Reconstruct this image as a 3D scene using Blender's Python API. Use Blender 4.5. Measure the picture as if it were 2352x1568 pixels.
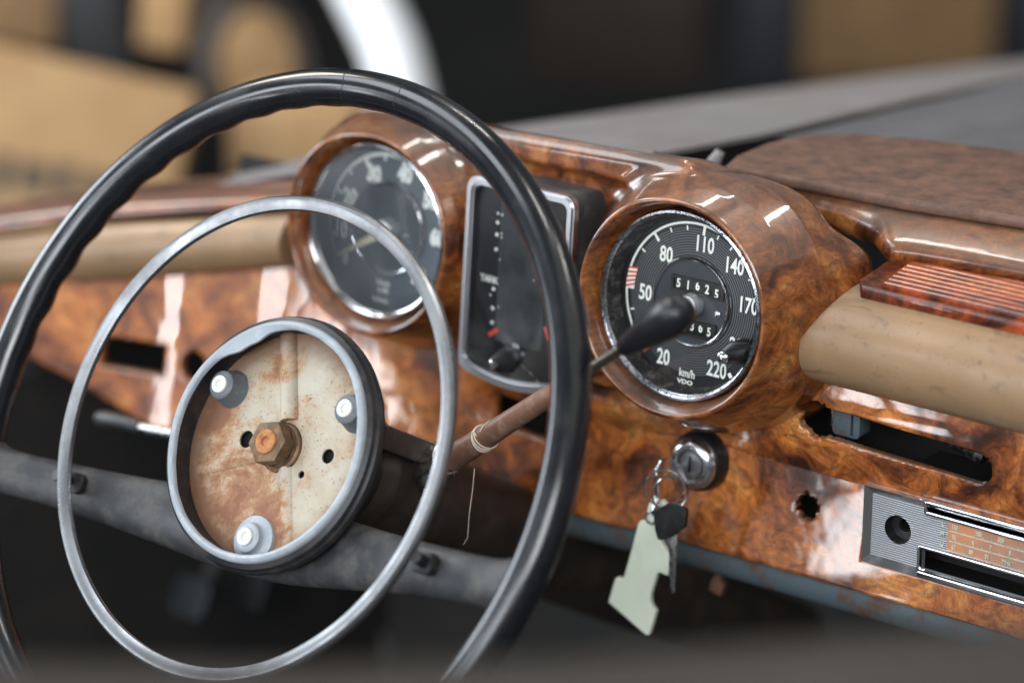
import bpy, bmesh, math, random
import numpy as np
from mathutils import Vector, Matrix
random.seed(7)
for o in list(bpy.data.objects): bpy.data.objects.remove(o)
SC = bpy.context.scene; COL = SC.collection
PI = math.pi; R_ = math.radians

# ------------------------------------------------------------------ camera
CAMP = np.array([1.1205, -1.3042, .5548]); YAW, PITCH = .658, .3485
FWD = np.array([-math.sin(YAW)*math.cos(PITCH), math.cos(YAW)*math.cos(PITCH), -math.sin(PITCH)])
RGT = np.cross(FWD, [0, 0, 1]); RGT /= np.linalg.norm(RGT); UPV = np.cross(RGT, FWD)
cam = bpy.data.cameras.new('camera'); co = bpy.data.objects.new('camera', cam); COL.objects.link(co)
co.matrix_world = Matrix(((RGT[0], UPV[0], -FWD[0], CAMP[0]), (RGT[1], UPV[1], -FWD[1], CAMP[1]), (RGT[2], UPV[2], -FWD[2], CAMP[2]), (0, 0, 0, 1)))
cam.lens = 105; cam.sensor_width = 36; cam.clip_start = .05; cam.clip_end = 200
cam.dof.use_dof = True; cam.dof.focus_distance = 1.665; cam.dof.aperture_fstop = 2.8
SC.camera = co
FPX = 105/36*2352
def ray(u, v): return RGT*((u-1176)/FPX) - UPV*((v-784)/FPX) + FWD      # photo measured on a 2352 px wide print
def at(u, v, p0, n):
    d = ray(u, v); n = np.array(n, float); return CAMP + d*(((np.array(p0)-CAMP) @ n)/(d @ n))
def aty(u, v, y): return at(u, v, (0, y, 0), (0, 1, 0))
def atz(u, v, z): return at(u, v, (0, 0, z), (0, 0, 1))
def atx(u, v, x): return at(u, v, (x, 0, 0), (1, 0, 0))
def atd(u, v, d): return CAMP + ray(u, v)*d

# ------------------------------------------------------------------ world, lamps, exposure
w = bpy.data.worlds.new('World'); SC.world = w; w.use_nodes = True
bg = w.node_tree.nodes['Background']; bg.inputs[0].default_value = (.86, .93, 1, 1); bg.inputs[1].default_value = .16
def area(name, loc, target, sx, sy, power, col=(1, 1, 1)):
    l = bpy.data.lights.new(name, 'AREA'); l.shape = 'RECTANGLE'; l.size = sx; l.size_y = sy; l.energy = power; l.color = col
    o = bpy.data.objects.new(name, l); COL.objects.link(o); o.location = loc
    o.rotation_euler = (Vector(target)-Vector(loc)).to_track_quat('-Z', 'Y').to_euler(); return o
area('doorway_gap_lamp', (-1.50, -3.40, -.40), (.3, .06, -.12), .15, 1.5, 12, (.95, .97, 1))
area('doorway_gap_lamp', (-1.95, -2.40, .12), (-.13, .06, -.08), .20, .72, 6, (.95, .97, 1))
area('left_doorway_light', (-2.1, -.35, .45), (0, 0, 0), 1.1, .8, 30, (.84, .92, 1))
area('left_gauge_fill', (-1.6, -2.7, .95), (0, 0, 0), 1.2, .6, 30, (.86, .93, 1))  # added fill lamp, unseen, to brighten the dim left gauge dial
area('gate_light', (.2, -4.4, 1.35), (0, 0, 0), 2.2, 1.3, 105, (.86, .93, 1))
area('camera_side_opening', (1.9, -2.9, 1.55), (.0, 0, 0), 1.5, 1.1, 84, (.95, .97, 1))
area('skylight', (-1.4, -.95, 2.15), (.2, 0, 0), 1.4, 1.1, 34, (.86, .93, 1))
area('roof_light', (1.9, .3, 2.9), (.2, .1, 0), 4.0, 3.6, 28, (1, .96, .91))
area('tube_lamp', (-.62, 1.1, 2.2), (.1, 0, 0), .55, .10, 9, (1, .96, .9))
area('tube_lamp', (1.3, 1.1, 2.2), (.2, 0, 0), .55, .10, 9, (1, .96, .9))
area('tube_lamp', (.48, .5, 2.3), (.2, 0, 0), .45, .08, 7, (1, .96, .9))
area('back_room_light', (-2.6, .3, 2.2), (-1.5, 1.6, -.5), 1.2, .8, 46, (1, .93, .84))
SC.view_settings.view_transform = 'Standard'; SC.view_settings.look = 'None'
SC.view_settings.exposure = 0; SC.view_settings.gamma = 1

# ------------------------------------------------------------------ helpers
def thing(name, label, cat, loc=(0, 0, 0), rot=None, group=None):
    o = bpy.data.objects.new(name, None); COL.objects.link(o); o.empty_display_size = .02
    if rot is None: o.location = loc
    else: o.matrix_world = Matrix.Translation(Vector(loc)) @ rot.to_4x4()
    o['label'] = label; o['category'] = cat
    if group: o['group'] = group
    return o
def tag(o, label, cat, group=None, kind=None):
    if label: o['label'] = label
    if cat: o['category'] = cat
    if group: o['group'] = group
    if kind: o['kind'] = kind
    return o
def link(name, me, mat, parent=None, label=None, auto=None):
    o = bpy.data.objects.new(name, me); COL.objects.link(o)
    if mat is not None:
        for m in (mat if isinstance(mat, (list, tuple)) else [mat]): me.materials.append(m)
    if parent is not None: o.parent = parent
    if label: o['label'] = label
    return o
def fin(name, bm, mat, parent=None, smooth=True, label=None, angle=40):
    bmesh.ops.recalc_face_normals(bm, faces=bm.faces)
    me = bpy.data.meshes.new(name); bm.to_mesh(me); bm.free()
    if smooth: me.shade_smooth(); me.set_sharp_from_angle(angle=R_(angle))
    return link(name, me, mat, parent, label)
def pyd(bm, V, Fc):
    vs = [bm.verts.new(v) for v in V]
    for f in Fc:
        try: bm.faces.new([vs[i] for i in f])
        except ValueError: pass
    return vs
def box(bm, c, s, rot=None, bev=0, seg=2):
    t = bmesh.new(); bmesh.ops.create_cube(t, size=1)
    for v in t.verts: v.co = Vector((v.co.x*s[0], v.co.y*s[1], v.co.z*s[2]))
    if bev: bmesh.ops.bevel(t, geom=t.edges[:], offset=bev, segments=seg, affect='EDGES', profile=.6)
    for v in t.verts: v.co = (rot @ v.co if rot else v.co) + Vector(c)
    add(bm, t)
def add(bm, t):
    me = bpy.data.meshes.new('tmp'); t.to_mesh(me); t.free(); bm.from_mesh(me); bpy.data.meshes.remove(me)
def frames(P, closed=False):
    P = [Vector(p) for p in P]; n = len(P); T = []
    for i in range(n):
        a = P[i-1] if (i or closed) else P[i]; b = P[(i+1) % n] if (i < n-1 or closed) else P[i]
        T.append((b-a).normalized())
    u = T[0].orthogonal().normalized(); out = []
    for i in range(n):
        u = (u-T[i]*u.dot(T[i])).normalized(); out.append((P[i], u.copy(), T[i].cross(u)))
    return out
def tube(bm, P, r, seg=12, closed=False, cap=True, ref=None):
    """r: number, or list of (ru, rv)"""
    fr = frames(P, closed); n = len(fr); rings = []
    for i, (p, u, v) in enumerate(fr):
        if ref is not None:
            t = u.cross(v); rv_ = Vector(ref); v = (rv_-t*rv_.dot(t)).normalized(); u = v.cross(t)
        q = r[i] if isinstance(r, (list, tuple)) else r
        ru, rv = q if isinstance(q, (list, tuple)) else (q, q)
        rings.append([bm.verts.new(p+u*ru*math.cos(2*PI*k/seg)+v*rv*math.sin(2*PI*k/seg)) for k in range(seg)])
    for i in range(n if closed else n-1):
        A, B = rings[i], rings[(i+1) % n]
        for k in range(seg): bm.faces.new((A[k], A[(k+1) % seg], B[(k+1) % seg], B[k]))
    if cap and not closed: bm.faces.new(rings[0][::-1]); bm.faces.new(rings[-1])
def lathe(bm, prof, M=None, seg=64, a0=0, a1=2*PI, rfun=None):
    """profile of (r, z) turned about z"""
    M = M or Matrix.Identity(4); full = abs(a1-a0-2*PI) < 1e-6; nn = seg if full else seg+1; cols = []
    for k in range(nn):
        a = a0+(a1-a0)*k/seg; col = []
        for j, (r, z) in enumerate(prof):
            if rfun: r, z = rfun(j, a, r, z)
            col.append(bm.verts.new(M @ Vector((r*math.cos(a), r*math.sin(a), z))))
        cols.append(col)
    for k in range(seg):
        A, B = cols[k], cols[(k+1) % nn]
        for j in range(len(prof)-1):
            if prof[j][0] < 1e-7 and prof[j+1][0] < 1e-7: continue
            bm.faces.new((A[j], B[j], B[j+1], A[j+1]))
    bmesh.ops.remove_doubles(bm, verts=bm.verts, dist=1e-7)
def axisM(p, d, ref=(0, 0, 1)):
    z = Vector(d).normalized(); x = Vector(ref).cross(z)
    if x.length < 1e-4: x = Vector((1, 0, 0))
    x.normalize(); y = z.cross(x)
    return Matrix.Translation(Vector(p)) @ Matrix((x, y, z)).transposed().to_4x4()
def prism(bm, poly, z0, z1, M=None, bev=0, seg=2):
    t = bmesh.new(); M = M or Matrix.Identity(4)
    vs = [t.verts.new((x, y, z0)) for x, y in poly]; f = t.faces.new(vs)
    r = bmesh.ops.extrude_face_region(t, geom=[f])
    for v in [g for g in r['geom'] if isinstance(g, bmesh.types.BMVert)]: v.co.z = z1
    bmesh.ops.recalc_face_normals(t, faces=t.faces)
    if bev: bmesh.ops.bevel(t, geom=[e for e in t.edges], offset=bev, segments=seg, affect='EDGES', profile=.6)
    for v in t.verts: v.co = M @ v.co
    add(bm, t)
def rrect(x0, y0, x1, y1, r, n=5):
    out = []
    for cx, cy, a in ((x1-r, y1-r, 0), (x0+r, y1-r, 90), (x0+r, y0+r, 180), (x1-r, y0+r, 270)):
        for k in range(n+1):
            t = R_(a+90*k/n); out.append((cx+r*math.cos(t), cy+r*math.sin(t)))
    return out
def platehole(bm, outer, holes, z0, z1, M=None):
    """flat plate with through holes; outer and holes are point lists"""
    t = bmesh.new(); M = M or Matrix.Identity(4); ed = []
    for loop in [outer]+holes:
        vs = [t.verts.new((x, y, z1)) for x, y in loop]
        ed += [t.edges.new((vs[i], vs[(i+1) % len(vs)])) for i in range(len(vs))]
    g = bmesh.ops.triangle_fill(t, edges=ed, use_beauty=True)
    fs = [f for f in t.faces]
    r = bmesh.ops.extrude_face_region(t, geom=fs)
    for v in [q for q in r['geom'] if isinstance(q, bmesh.types.BMVert)]: v.co.z = z0
    bmesh.ops.recalc_face_normals(t, faces=t.faces)
    for v in t.verts: v.co = M @ v.co
    add(bm, t)
def circ(cx, cy, r, n=24, sx=1): return [(cx+r*sx*math.cos(2*PI*k/n), cy+r*math.sin(2*PI*k/n)) for k in range(n)]
def text(bm, s, size, M, sx=.78, bold=.0, depth=.0002):
    cu = bpy.data.curves.new('t', 'FONT'); cu.body = s; cu.size = size; cu.align_x = 'CENTER'; cu.align_y = 'CENTER'
    cu.extrude = depth; cu.offset = bold; cu.resolution_u = 3
    o = bpy.data.objects.new('t', cu); COL.objects.link(o); dg = bpy.context.evaluated_depsgraph_get()
    me = bpy.data.meshes.new_from_object(o.evaluated_get(dg)); bpy.data.objects.remove(o); bpy.data.curves.remove(cu)
    me.transform(M @ Matrix.Diagonal((sx, 1, 1, 1))); bm.from_mesh(me); bpy.data.meshes.remove(me)
def T3(x, y, z): return Matrix.Translation((x, y, z))

# signed-distance solids turned into quad meshes (surface nets)
def sdf_mesh(name, f, lo, hi, h, mat, parent, xform=None, label=None):
    lo, hi = np.array(lo, float), np.array(hi, float); n = np.ceil((hi-lo)/h).astype(int)+1
    g = [lo[i]+h*np.arange(n[i]) for i in range(3)]
    P = np.stack(np.meshgrid(*g, indexing='ij'), -1).reshape(-1, 3)
    D = np.concatenate([f(c) for c in np.array_split(P, max(1, len(P)//400000))]).reshape(n); P = None
    S = D < 0; c = S[:-1, :-1, :-1].astype(np.int8).copy()
    for dx in (0, 1):
        for dy in (0, 1):
            for dz in (0, 1):
                if dx+dy+dz: c += S[dx:n[0]-1+dx, dy:n[1]-1+dy, dz:n[2]-1+dz]
    act = (c > 0) & (c < 8); idx = np.argwhere(act); vid = -np.ones(act.shape, int); vid[act] = np.arange(len(idx))
    V = np.zeros((len(idx), 3)); N = np.zeros(len(idx))
    for ax in range(3):
        for a in (0, 1):
            for b in (0, 1):
                o0 = np.zeros(3, int); oth = [k for k in range(3) if k != ax]; o0[oth[0]] = a; o0[oth[1]] = b; o1 = o0.copy(); o1[ax] = 1
                d0 = D[tuple((idx+o0).T)]; d1 = D[tuple((idx+o1).T)]; m = (d0 < 0) != (d1 < 0)
                t = np.where(m, d0/np.where(m, d0-d1, 1), 0); p = idx+o0; p = p.astype(float); p[:, ax] += t
                V[m] += p[m]; N[m] += 1
    V = V/N[:, None]*h+lo; Q = []
    for ax in range(3):
        oth = [k for k in range(3) if k != ax]
        sl0 = [slice(1, -1)]*3; sl0[ax] = slice(0, -1); sl1 = [slice(1, -1)]*3; sl1[ax] = slice(1, None)
        s0, s1 = S[tuple(sl0)], S[tuple(sl1)]; e = np.argwhere(s0 != s1)
        off = np.ones(3, int); off[ax] = 0; e = e+off; flip = S[tuple(e.T)]
        def cid(a, b):
            q = e.copy(); q[:, oth[0]] -= a; q[:, oth[1]] -= b; return vid[tuple(q.T)]
        q = np.stack([cid(0, 0), cid(1, 0), cid(1, 1), cid(0, 1)], 1)
        if ax == 1: flip = ~flip
        q[~flip] = q[~flip][:, ::-1]; Q.append(q)
    Q = np.concatenate(Q); Q = Q[(Q >= 0).all(1)]
    eps = h*.25
    def grad(X): return np.stack([(f(X+eps*np.eye(3)[i])-f(X-eps*np.eye(3)[i]))/(2*eps) for i in range(3)], 1)
    for _ in range(2):
        G = grad(V); V = V-np.clip(f(V)[:, None], -h*.5, h*.5)*G/np.maximum((G*G).sum(1)[:, None], .25)
    G = grad(V); G /= np.maximum(np.linalg.norm(G, axis=1)[:, None], 1e-6)
    if xform is not None: V = V @ xform[0].T+xform[1]; G = G @ xform[0].T
    me = bpy.data.meshes.new(name); me.from_pydata(V.tolist(), [], Q.tolist()); me.update(); me.shade_smooth()
    me.normals_split_custom_set_from_vertices(G.tolist())
    return link(name, me, mat, parent, label)
def smin(a, b, k):
    h = np.clip(.5+.5*(b-a)/k, 0, 1); return b+(a-b)*h-k*h*(1-h)
def smax(a, b, k): return -smin(-a, -b, k)

# ------------------------------------------------------------------ materials
def mat(name, col=(.5, .5, .5), rough=.5, metal=0, coat=0, coatr=.05, ior=1.45):
    m = bpy.data.materials.new(name); m.use_nodes = True; b = m.node_tree.nodes['Principled BSDF']
    b.inputs['Base Color'].default_value = (*col, 1); b.inputs['Roughness'].default_value = rough; b.inputs['Metallic'].default_value = metal
    b.inputs['Coat Weight'].default_value = coat; b.inputs['Coat Roughness'].default_value = coatr; b.inputs['IOR'].default_value = ior
    return m
class NT:
    def __init__(s, m): s.m = m; s.t = m.node_tree; s.b = s.t.nodes['Principled BSDF']
    def n(s, ty, **k):
        x = s.t.nodes.new(ty)
        for a, v in k.items():
            if hasattr(x, a): setattr(x, a, v)
        return x
    def l(s, a, b): s.t.links.new(a, b)
    def co(s, kind='Object'): return s.n('ShaderNodeTexCoord').outputs[kind]
    def mapv(s, v, sc=(1, 1, 1), rot=(0, 0, 0), loc=(0, 0, 0)):
        x = s.n('ShaderNodeMapping'); x.inputs['Scale'].default_value = sc; x.inputs['Rotation'].default_value = rot; x.inputs['Location'].default_value = loc
        s.l(v, x.inputs[0]); return x.outputs[0]
    def noise(s, v, sc, det=4, rough=.55, dist=0):
        x = s.n('ShaderNodeTexNoise'); x.inputs['Scale'].default_value = sc; x.inputs['Detail'].default_value = det
        x.inputs['Roughness'].default_value = rough; x.inputs['Distortion'].default_value = dist
        if v is not None: s.l(v, x.inputs['Vector'])
        return x
    def ramp(s, f, pts, interp='LINEAR'):
        x = s.n('ShaderNodeValToRGB'); e = x.color_ramp.elements; x.color_ramp.interpolation = interp
        while len(e) < len(pts): e.new(.5)
        for q, (p, c) in zip(e, pts):
            q.position = p; c = c if isinstance(c, (tuple, list)) else (c, c, c); q.color = (*c, 1)
        s.l(f, x.inputs[0]); return x.outputs[0]
    def math(s, op, a, b=None, clamp=False):
        x = s.n('ShaderNodeMath'); x.operation = op; x.use_clamp = clamp
        for i, q in enumerate((a, b)):
            if q is None: continue
            if isinstance(q, (int, float)): x.inputs[i].default_value = q
            else: s.l(q, x.inputs[i])
        return x.outputs[0]
    def mix(s, f, a, b, mode='MIX'):
        x = s.n('ShaderNodeMix'); x.data_type = 'RGBA'; x.blend_type = mode
        for i, q in ((0, f), (6, a), (7, b)):
            if isinstance(q, (int, float)): x.inputs[i].default_value = q
            elif isinstance(q, tuple): x.inputs[i].default_value = (*q, 1)
            else: s.l(q, x.inputs[i])
        return x.outputs[2]
    def vadd(s, a, b, k):
        x = s.n('ShaderNodeVectorMath'); x.operation = 'MULTIPLY_ADD'; s.l(b, x.inputs[0]); x.inputs[1].default_value = (k, k, k); s.l(a, x.inputs[2]); return x.outputs[0]
    def bump(s, h, st, dist=.001):
        x = s.n('ShaderNodeBump'); x.inputs['Strength'].default_value = st; x.inputs['Distance'].default_value = dist; s.l(h, x.inputs['Height']); s.l(x.outputs[0], s.b.inputs['Normal'])
        return x.outputs[0]
    def set(s, k, v):
        if isinstance(v, (int, float)): s.b.inputs[k].default_value = v
        else: s.l(v, s.b.inputs[k])

def burl(name, bright=1.0, dust_or_haze=0.0, red=0.0, gloss=1.0):
    m = mat(name, rough=.32, coat=1, coatr=.035); T = NT(m); v = T.co()
    w1 = T.noise(v, 9, 3); v1 = T.vadd(v, w1.outputs['Color'], .07)
    w2 = T.noise(v1, 34, 3); v2 = T.vadd(v1, w2.outputs['Color'], .022)
    big = T.noise(v1, 19, 3, .55, .8).outputs['Fac']
    fig = T.noise(v2, 42, 6, .62, 1.6).outputs['Fac']
    mx = T.math('ADD', T.math('MULTIPLY', big, .62), T.math('MULTIPLY', fig, .42))
    k = bright
    def c(r, g, b): return (r*k*(1+.25*red), g*k*(1-.35*red), b*k*(1-.3*red))
    col = T.ramp(mx, [(.38, c(.030, .008, .003)), (.45, c(.125, .031, .008)), (.52, c(.30, .085, .018)), (.59, c(.46, .15, .033)), (.68, c(.62, .27, .075))])
    # feathery fibre figure at two finer scales
    f1 = T.noise(T.mapv(v2, (1, 1, 2.6), (.3, .5, .9)), 58, 5, .65, 2.4).outputs['Fac']; f2 = T.noise(T.mapv(v1, (3.2, 1, 1), (0, .7, .2)), 210, 3, .6, 1.2).outputs['Fac']
    col = T.mix(1., col, T.ramp(f1, [(.32, .45), (.5, 1.), (.66, (1.45, 1.35, 1.2))]), 'MULTIPLY')
    col = T.mix(1., col, T.ramp(f2, [(.3, .72), (.55, 1.), (.75, 1.22)]), 'MULTIPLY')
    # burl eyes
    vo = T.n('ShaderNodeTexVoronoi'); vo.inputs['Scale'].default_value = 75; T.l(v2, vo.inputs['Vector'])
    eye = T.ramp(vo.outputs['Distance'], [(.10, 1.), (.30, 0.)])
    em = T.ramp(T.noise(v, 17, 2).outputs['Fac'], [(.52, 0.), (.6, .8)])
    col = T.mix(T.math('MULTIPLY', eye, em), col, c(.04, .014, .012))
    st = T.ramp(T.noise(v1, 20, 5, .7).outputs['Fac'], [(.56, 0.), (.74, .7)])
    col = T.mix(st, col, c(.075, .022, .014))
    geo = T.n('ShaderNodeNewGeometry'); sx = T.n('ShaderNodeSeparateXYZ'); T.l(geo.outputs['Normal'], sx.inputs[0])
    up = T.ramp(sx.outputs['Z'], [(.25, 0.), (.85, 1.)])
    dn = T.ramp(T.noise(v, 55, 6, .7).outputs['Fac'], [(.3, .55), (.7, 1.)])
    dm = T.math('MULTIPLY', T.math('MULTIPLY', up, dn), dust_or_haze)
    col = T.mix(dm, col, (.17, .108, .078)); T.set('Base Color', col)
    T.set('Coat Weight', T.math('MULTIPLY', T.math('SUBTRACT', 1., T.math('MULTIPLY', dm, .55)), gloss))
    sm = T.noise(v, 26, 4, .6).outputs['Fac']
    T.set('Coat Roughness', T.math('ADD', T.ramp(sm, [(.35, .015), (.75, .07)]), T.math('MULTIPLY', dm, .05)))
    x = T.n('ShaderNodeBump'); x.inputs['Strength'].default_value = .13; x.inputs['Distance'].default_value = .003; T.l(T.noise(v, 17, 3).outputs['Fac'], x.inputs['Height']); T.l(x.outputs[0], T.b.inputs['Coat Normal'])
    return m
M_band = burl('dusty_band_wood', .62, .85, 0, .35); M_burl = burl('burl_lacquer', 1.0, .6); M_burl_hood = burl('burl_lacquer_hood', .66, .62); M_trim = burl('dusty_red_trim', .6, .9, .7); M_red = burl('red_lacquered_wood', .62, .15, .75, .35)

def leather(name, a, b, dirt, rough=.5):
    m = mat(name, a, rough); T = NT(m); v = T.co(); n1 = T.noise(v, 14, 5, .6).outputs['Fac']
    col = T.mix(T.ramp(n1, [(.35, 0.), (.7, 1.)]), a, b)
    ds = T.ramp(T.noise(T.mapv(v, (1, 2.5, 2.5)), 24, 6, .72, 1).outputs['Fac'], [(.56, 0.), (.72, .75)]); col = T.mix(ds, col, dirt)
    sp = T.ramp(T.noise(v, 210, 3, .6).outputs['Fac'], [(.60, 0.), (.74, .55)]); col = T.mix(sp, col, dirt)
    T.set('Base Color', col); T.set('Roughness', T.ramp(n1, [(.3, rough-.08), (.7, rough+.1)]))
    T.bump(T.noise(v, 420, 3).outputs['Fac'], .22, .0006); return m
M_tan = leather('tan_vinyl', (.31, .195, .105), (.225, .142, .078), (.10, .07, .05), .38)

def worn(name, a, b, rough, sc=60, lo=.55, hi=.7, metal=0, bump=.15):
    m = mat(name, a, rough, metal); T = NT(m); v = T.co(); f = T.noise(v, sc, 6, .7).outputs['Fac']
    T.set('Base Color', T.mix(T.ramp(f, [(lo, 0.), (hi, 1.)]), a, b)); r = T.noise(v, sc*.5, 5).outputs['Fac']
    T.set('Roughness', T.ramp(r, [(.3, max(.02, rough-.1)), (.7, min(1, rough+.15))])); T.bump(T.noise(v, sc*5, 3).outputs['Fac'], bump, .0005); return m
M_deck = worn('brown_mottled_leather', (.165, .085, .056), (.066, .038, .029), .6, 70, .36, .66, 0, .4)
M_bakelite = worn('black_bakelite', (.008, .009, .011), (.016, .016, .018), .22, 40, .5, .8, 0, .03)
NT(M_bakelite).set('Coat Weight', .3); NT(M_bakelite).set('Coat Roughness', .07)
M_spoke = worn('dusty_black_spoke', (.030, .031, .035), (.095, .088, .08), .5, 55, .45, .75, 0, .15)
M_cup = worn('black_hub_enamel', (.018, .018, .02), (.07, .055, .045), .35, 40, .5, .8)
M_chrome = worn('chrome', (.72, .73, .75), (.45, .45, .46), .13, 120, .55, .8, 1, .03)
M_dull = worn('dull_chrome', (.55, .55, .56), (.30, .29, .28), .24, 520, .55, .75, 1, .12)
M_satin = mat('satin_steel', (.56, .57, .60), .3, 1)
M_cap = mat('satin_aluminium', (.82, .83, .84), .38, .8)
M_ring = worn('aged_horn_ring', (.27, .275, .285), (.15, .15, .155), .32, 45, .42, .72, .85, .012)
M_pit = worn('pitted_chrome', (.55, .57, .62), (.06, .075, .11), .16, 420, .50, .62, 1, .2)
M_gasket = worn('grey_rubber', (.30, .335, .37), (.42, .45, .47), .45, 70, .5, .7, 0, .2)
M_sleeve = worn('dark_grey_rubber', (.10, .115, .13), (.2, .21, .22), .5, 90, .55, .7)
M_white = worn('white_nylon', (.72, .72, .68), (.5, .48, .43), .4, 120, .55, .7)
M_black = worn('black_plastic', (.012, .012, .013), (.035, .034, .033), .4, 80, .5, .75)
M_blackg = mat('gloss_black_knob', (.01, .01, .012), .36)
M_void = mat('dark_cavity', (.012, .011, .011), .8)
M_shell = worn('black_crackle_housing', (.035, .035, .036), (.11, .105, .10), .55, 70, .5, .75)
M_cream = mat('cream_dial_paint', (.90, .93, .86), .5)
M_red_n = mat('red_needle', (.75, .07, .03), .4)
M_yel_n = mat('cream_needle', (.90, .80, .55), .45)
M_blue = worn('blue_grey_metal', (.075, .105, .12), (.10, .05, .032), .5, 45, .48, .62, 0, .3)
M_thread = mat('pale_thread', (.55, .45, .35), .8)
M_tag = worn('pale_green_plastic', (.68, .74, .60), (.56, .61, .50), .4, 60, .55, .8, 0, .05)
NT(M_tag).set('Subsurface Weight', .15); M_tag.node_tree.nodes['Principled BSDF'].inputs['Subsurface Radius'].default_value = (.004, .004, .004)
M_rust_rod = worn('copper_brown_rust', (.17, .085, .055), (.28, .19, .13), .5, 90, .5, .72, .2, .3)
M_nut = worn('rusty_brown_steel', (.10, .062, .034), (.22, .12, .055), .45, 160, .45, .65, .4, .4)
M_stud = worn('orange_rust', (.42, .18, .06), (.26, .10, .04), .7, 220, .45, .65, .1, .4)
M_fender = worn('dusty_grey_paint', (.24, .225, .225), (.17, .145, .13), .42, 9, .4, .7, 0, .03)
M_hoodpaint = worn('dusty_blue_grey_paint', (.29, .285, .305), (.23, .215, .21), .4, 8, .4, .7, 0, .03)
M_dark = worn('dark_interior', (.03, .03, .03), (.05, .042, .036), .7, 20, .4, .7)
M_column = worn('dark_brown_column', (.04, .032, .026), (.085, .06, .042), .5, 50, .45, .7)
M_doortop = worn('brown_door_paint', (.022, .0165, .0125), (.018, .014, .011), .45, 12, .4, .7, 0, .03)
M_card = worn('cardboard', (.40, .25, .12), (.33, .195, .09), .8, 12, .4, .7, 0, .1)
M_card2 = worn('brown_cardboard', (.24, .14, .06), (.17, .10, .05), .8, 12, .4, .7)
M_print = mat('black_print', (.05, .04, .03), .7)
M_whitep = mat('white_car_paint', (.82, .85, .88), .25, 0, .6, .05)
M_floor = worn('concrete_floor', (.035, .034, .034), (.055, .05, .045), .7, 3, .4, .7)
M_wall = worn('garage_wall', (.03, .028, .027), (.05, .04, .03), .8, 2, .4, .7)

def rustplate():
    m = mat('rust_stained_plate', rough=.6); T = NT(m); v = T.co()
    pv = T.noise(v, 300, 3, .7).outputs['Fac']
    base = T.mix(T.ramp(T.noise(v, 45, 5, .6).outputs['Fac'], [(.35, 0.), (.65, 1.)]), (.42, .385, .315), (.36, .285, .19))
    n1 = T.noise(v, 24, 7, .72, .4).outputs['Fac']; n2 = T.noise(v, 170, 4, .75).outputs['Fac']
    sx = T.n('ShaderNodeSeparateXYZ'); T.l(v, sx.inputs[0])
    low = T.ramp(T.math('ADD', T.math('MULTIPLY', sx.outputs['Y'], -6.), T.math('MULTIPLY', sx.outputs['X'], -2.5)), [(.0, .0), (.45, .14)])
    r = T.math('ADD', T.math('ADD', T.math('MULTIPLY', n1, .7), T.math('MULTIPLY', n2, .3)), low)
    for (px, py, rad, k) in ((-.012, .044, .018, .19), (-.052, .012, .020, .15), (-.02, -.030, .028, .12), (.010, -.046, .026, .14), (.046, .04, .016, .11), (.03, .01, .022, -.08), (-.025, .02, .02, -.07), (.035, -.035, .014, -.09)):
        dv = T.n('ShaderNodeVectorMath'); dv.operation = 'DISTANCE'; T.l(v, dv.inputs[0]); dv.inputs[1].default_value = (px, py, -.0222)
        r = T.math('ADD', r, T.ramp(T.math('ADD', dv.outputs['Value'], T.math('MULTIPLY', n2, .012)), [(.006, abs(k)), (.006+rad, 0.)]) if k > 0 else T.math('MULTIPLY', T.ramp(dv.outputs['Value'], [(.004, abs(k)), (.004+rad, 0.)]), -1.))
    col = T.mix(T.ramp(r, [(.50, 0.), (.60, .85)]), base, (.36, .19, .085))
    col = T.mix(T.ramp(r, [(.56, 0.), (.66, .9)]), col, (.20, .085, .05))
    fl = T.ramp(T.noise(v, 620, 2, .6).outputs['Fac'], [(.60, 0.), (.68, .8)]); col = T.mix(T.math('MULTIPLY', fl, T.ramp(n1, [(.4, 0.), (.5, 1.)])), col, (.22, .09, .045))
    ln = T.n('ShaderNodeVectorMath'); ln.operation = 'LENGTH'; T.l(v, ln.inputs[0])
    edge = T.ramp(T.math('ADD', ln.outputs['Value'], T.math('MULTIPLY', n1, .016)), [(.060*1, 0.), (.072, .9)]); col = T.mix(edge, col, (.13, .06, .03))
    T.set('Base Color', col); T.set('Roughness', T.ramp(r, [(.45, .45), (.6, .8)])); T.bump(T.math('ADD', r, T.math('MULTIPLY', pv, .25)), .35, .0012); return m
M_plate = rustplate()
def dialmat(name, r0, r1, base, line):
    m = mat(name, base, .45); T = NT(m); v = T.co(); ln = T.n('ShaderNodeVectorMath'); ln.operation = 'LENGTH'
    sx = T.n('ShaderNodeSeparateXYZ'); T.l(v, sx.inputs[0]); cx = T.n('ShaderNodeCombineXYZ'); T.l(sx.outputs[0], cx.inputs[0]); T.l(sx.outputs[1], cx.inputs[1]); T.l(cx.outputs[0], ln.inputs[0])
    L = ln.outputs['Value']; fr = T.math('FRACT', T.math('MULTIPLY', L, 1/.00145)); band = T.math('MULTIPLY', T.math('GREATER_THAN', L, r0), T.math('LESS_THAN', L, r1))
    f = T.math('MULTIPLY', T.math('LESS_THAN', fr, .34), band); T.set('Base Color', T.mix(f, base, line)); return m
M_dialS = dialmat('speedo_dial', .0275, .0425, (.014, .015, .017), (.13, .145, .155))
M_dialT = dialmat('tacho_dial', .0305, .0425, (.055, .068, .080), (.11, .13, .145))  # lighter blue-grey base puts the glass reflection into the dial colour
M_inner = worn('dial_centre', (.035, .042, .05), (.09, .10, .11), .45, 200, .62, .75)
M_dust = worn('dusty_gauge_wall', (.02, .02, .02), (.11, .105, .095), .8, 180, .5, .62)
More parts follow.
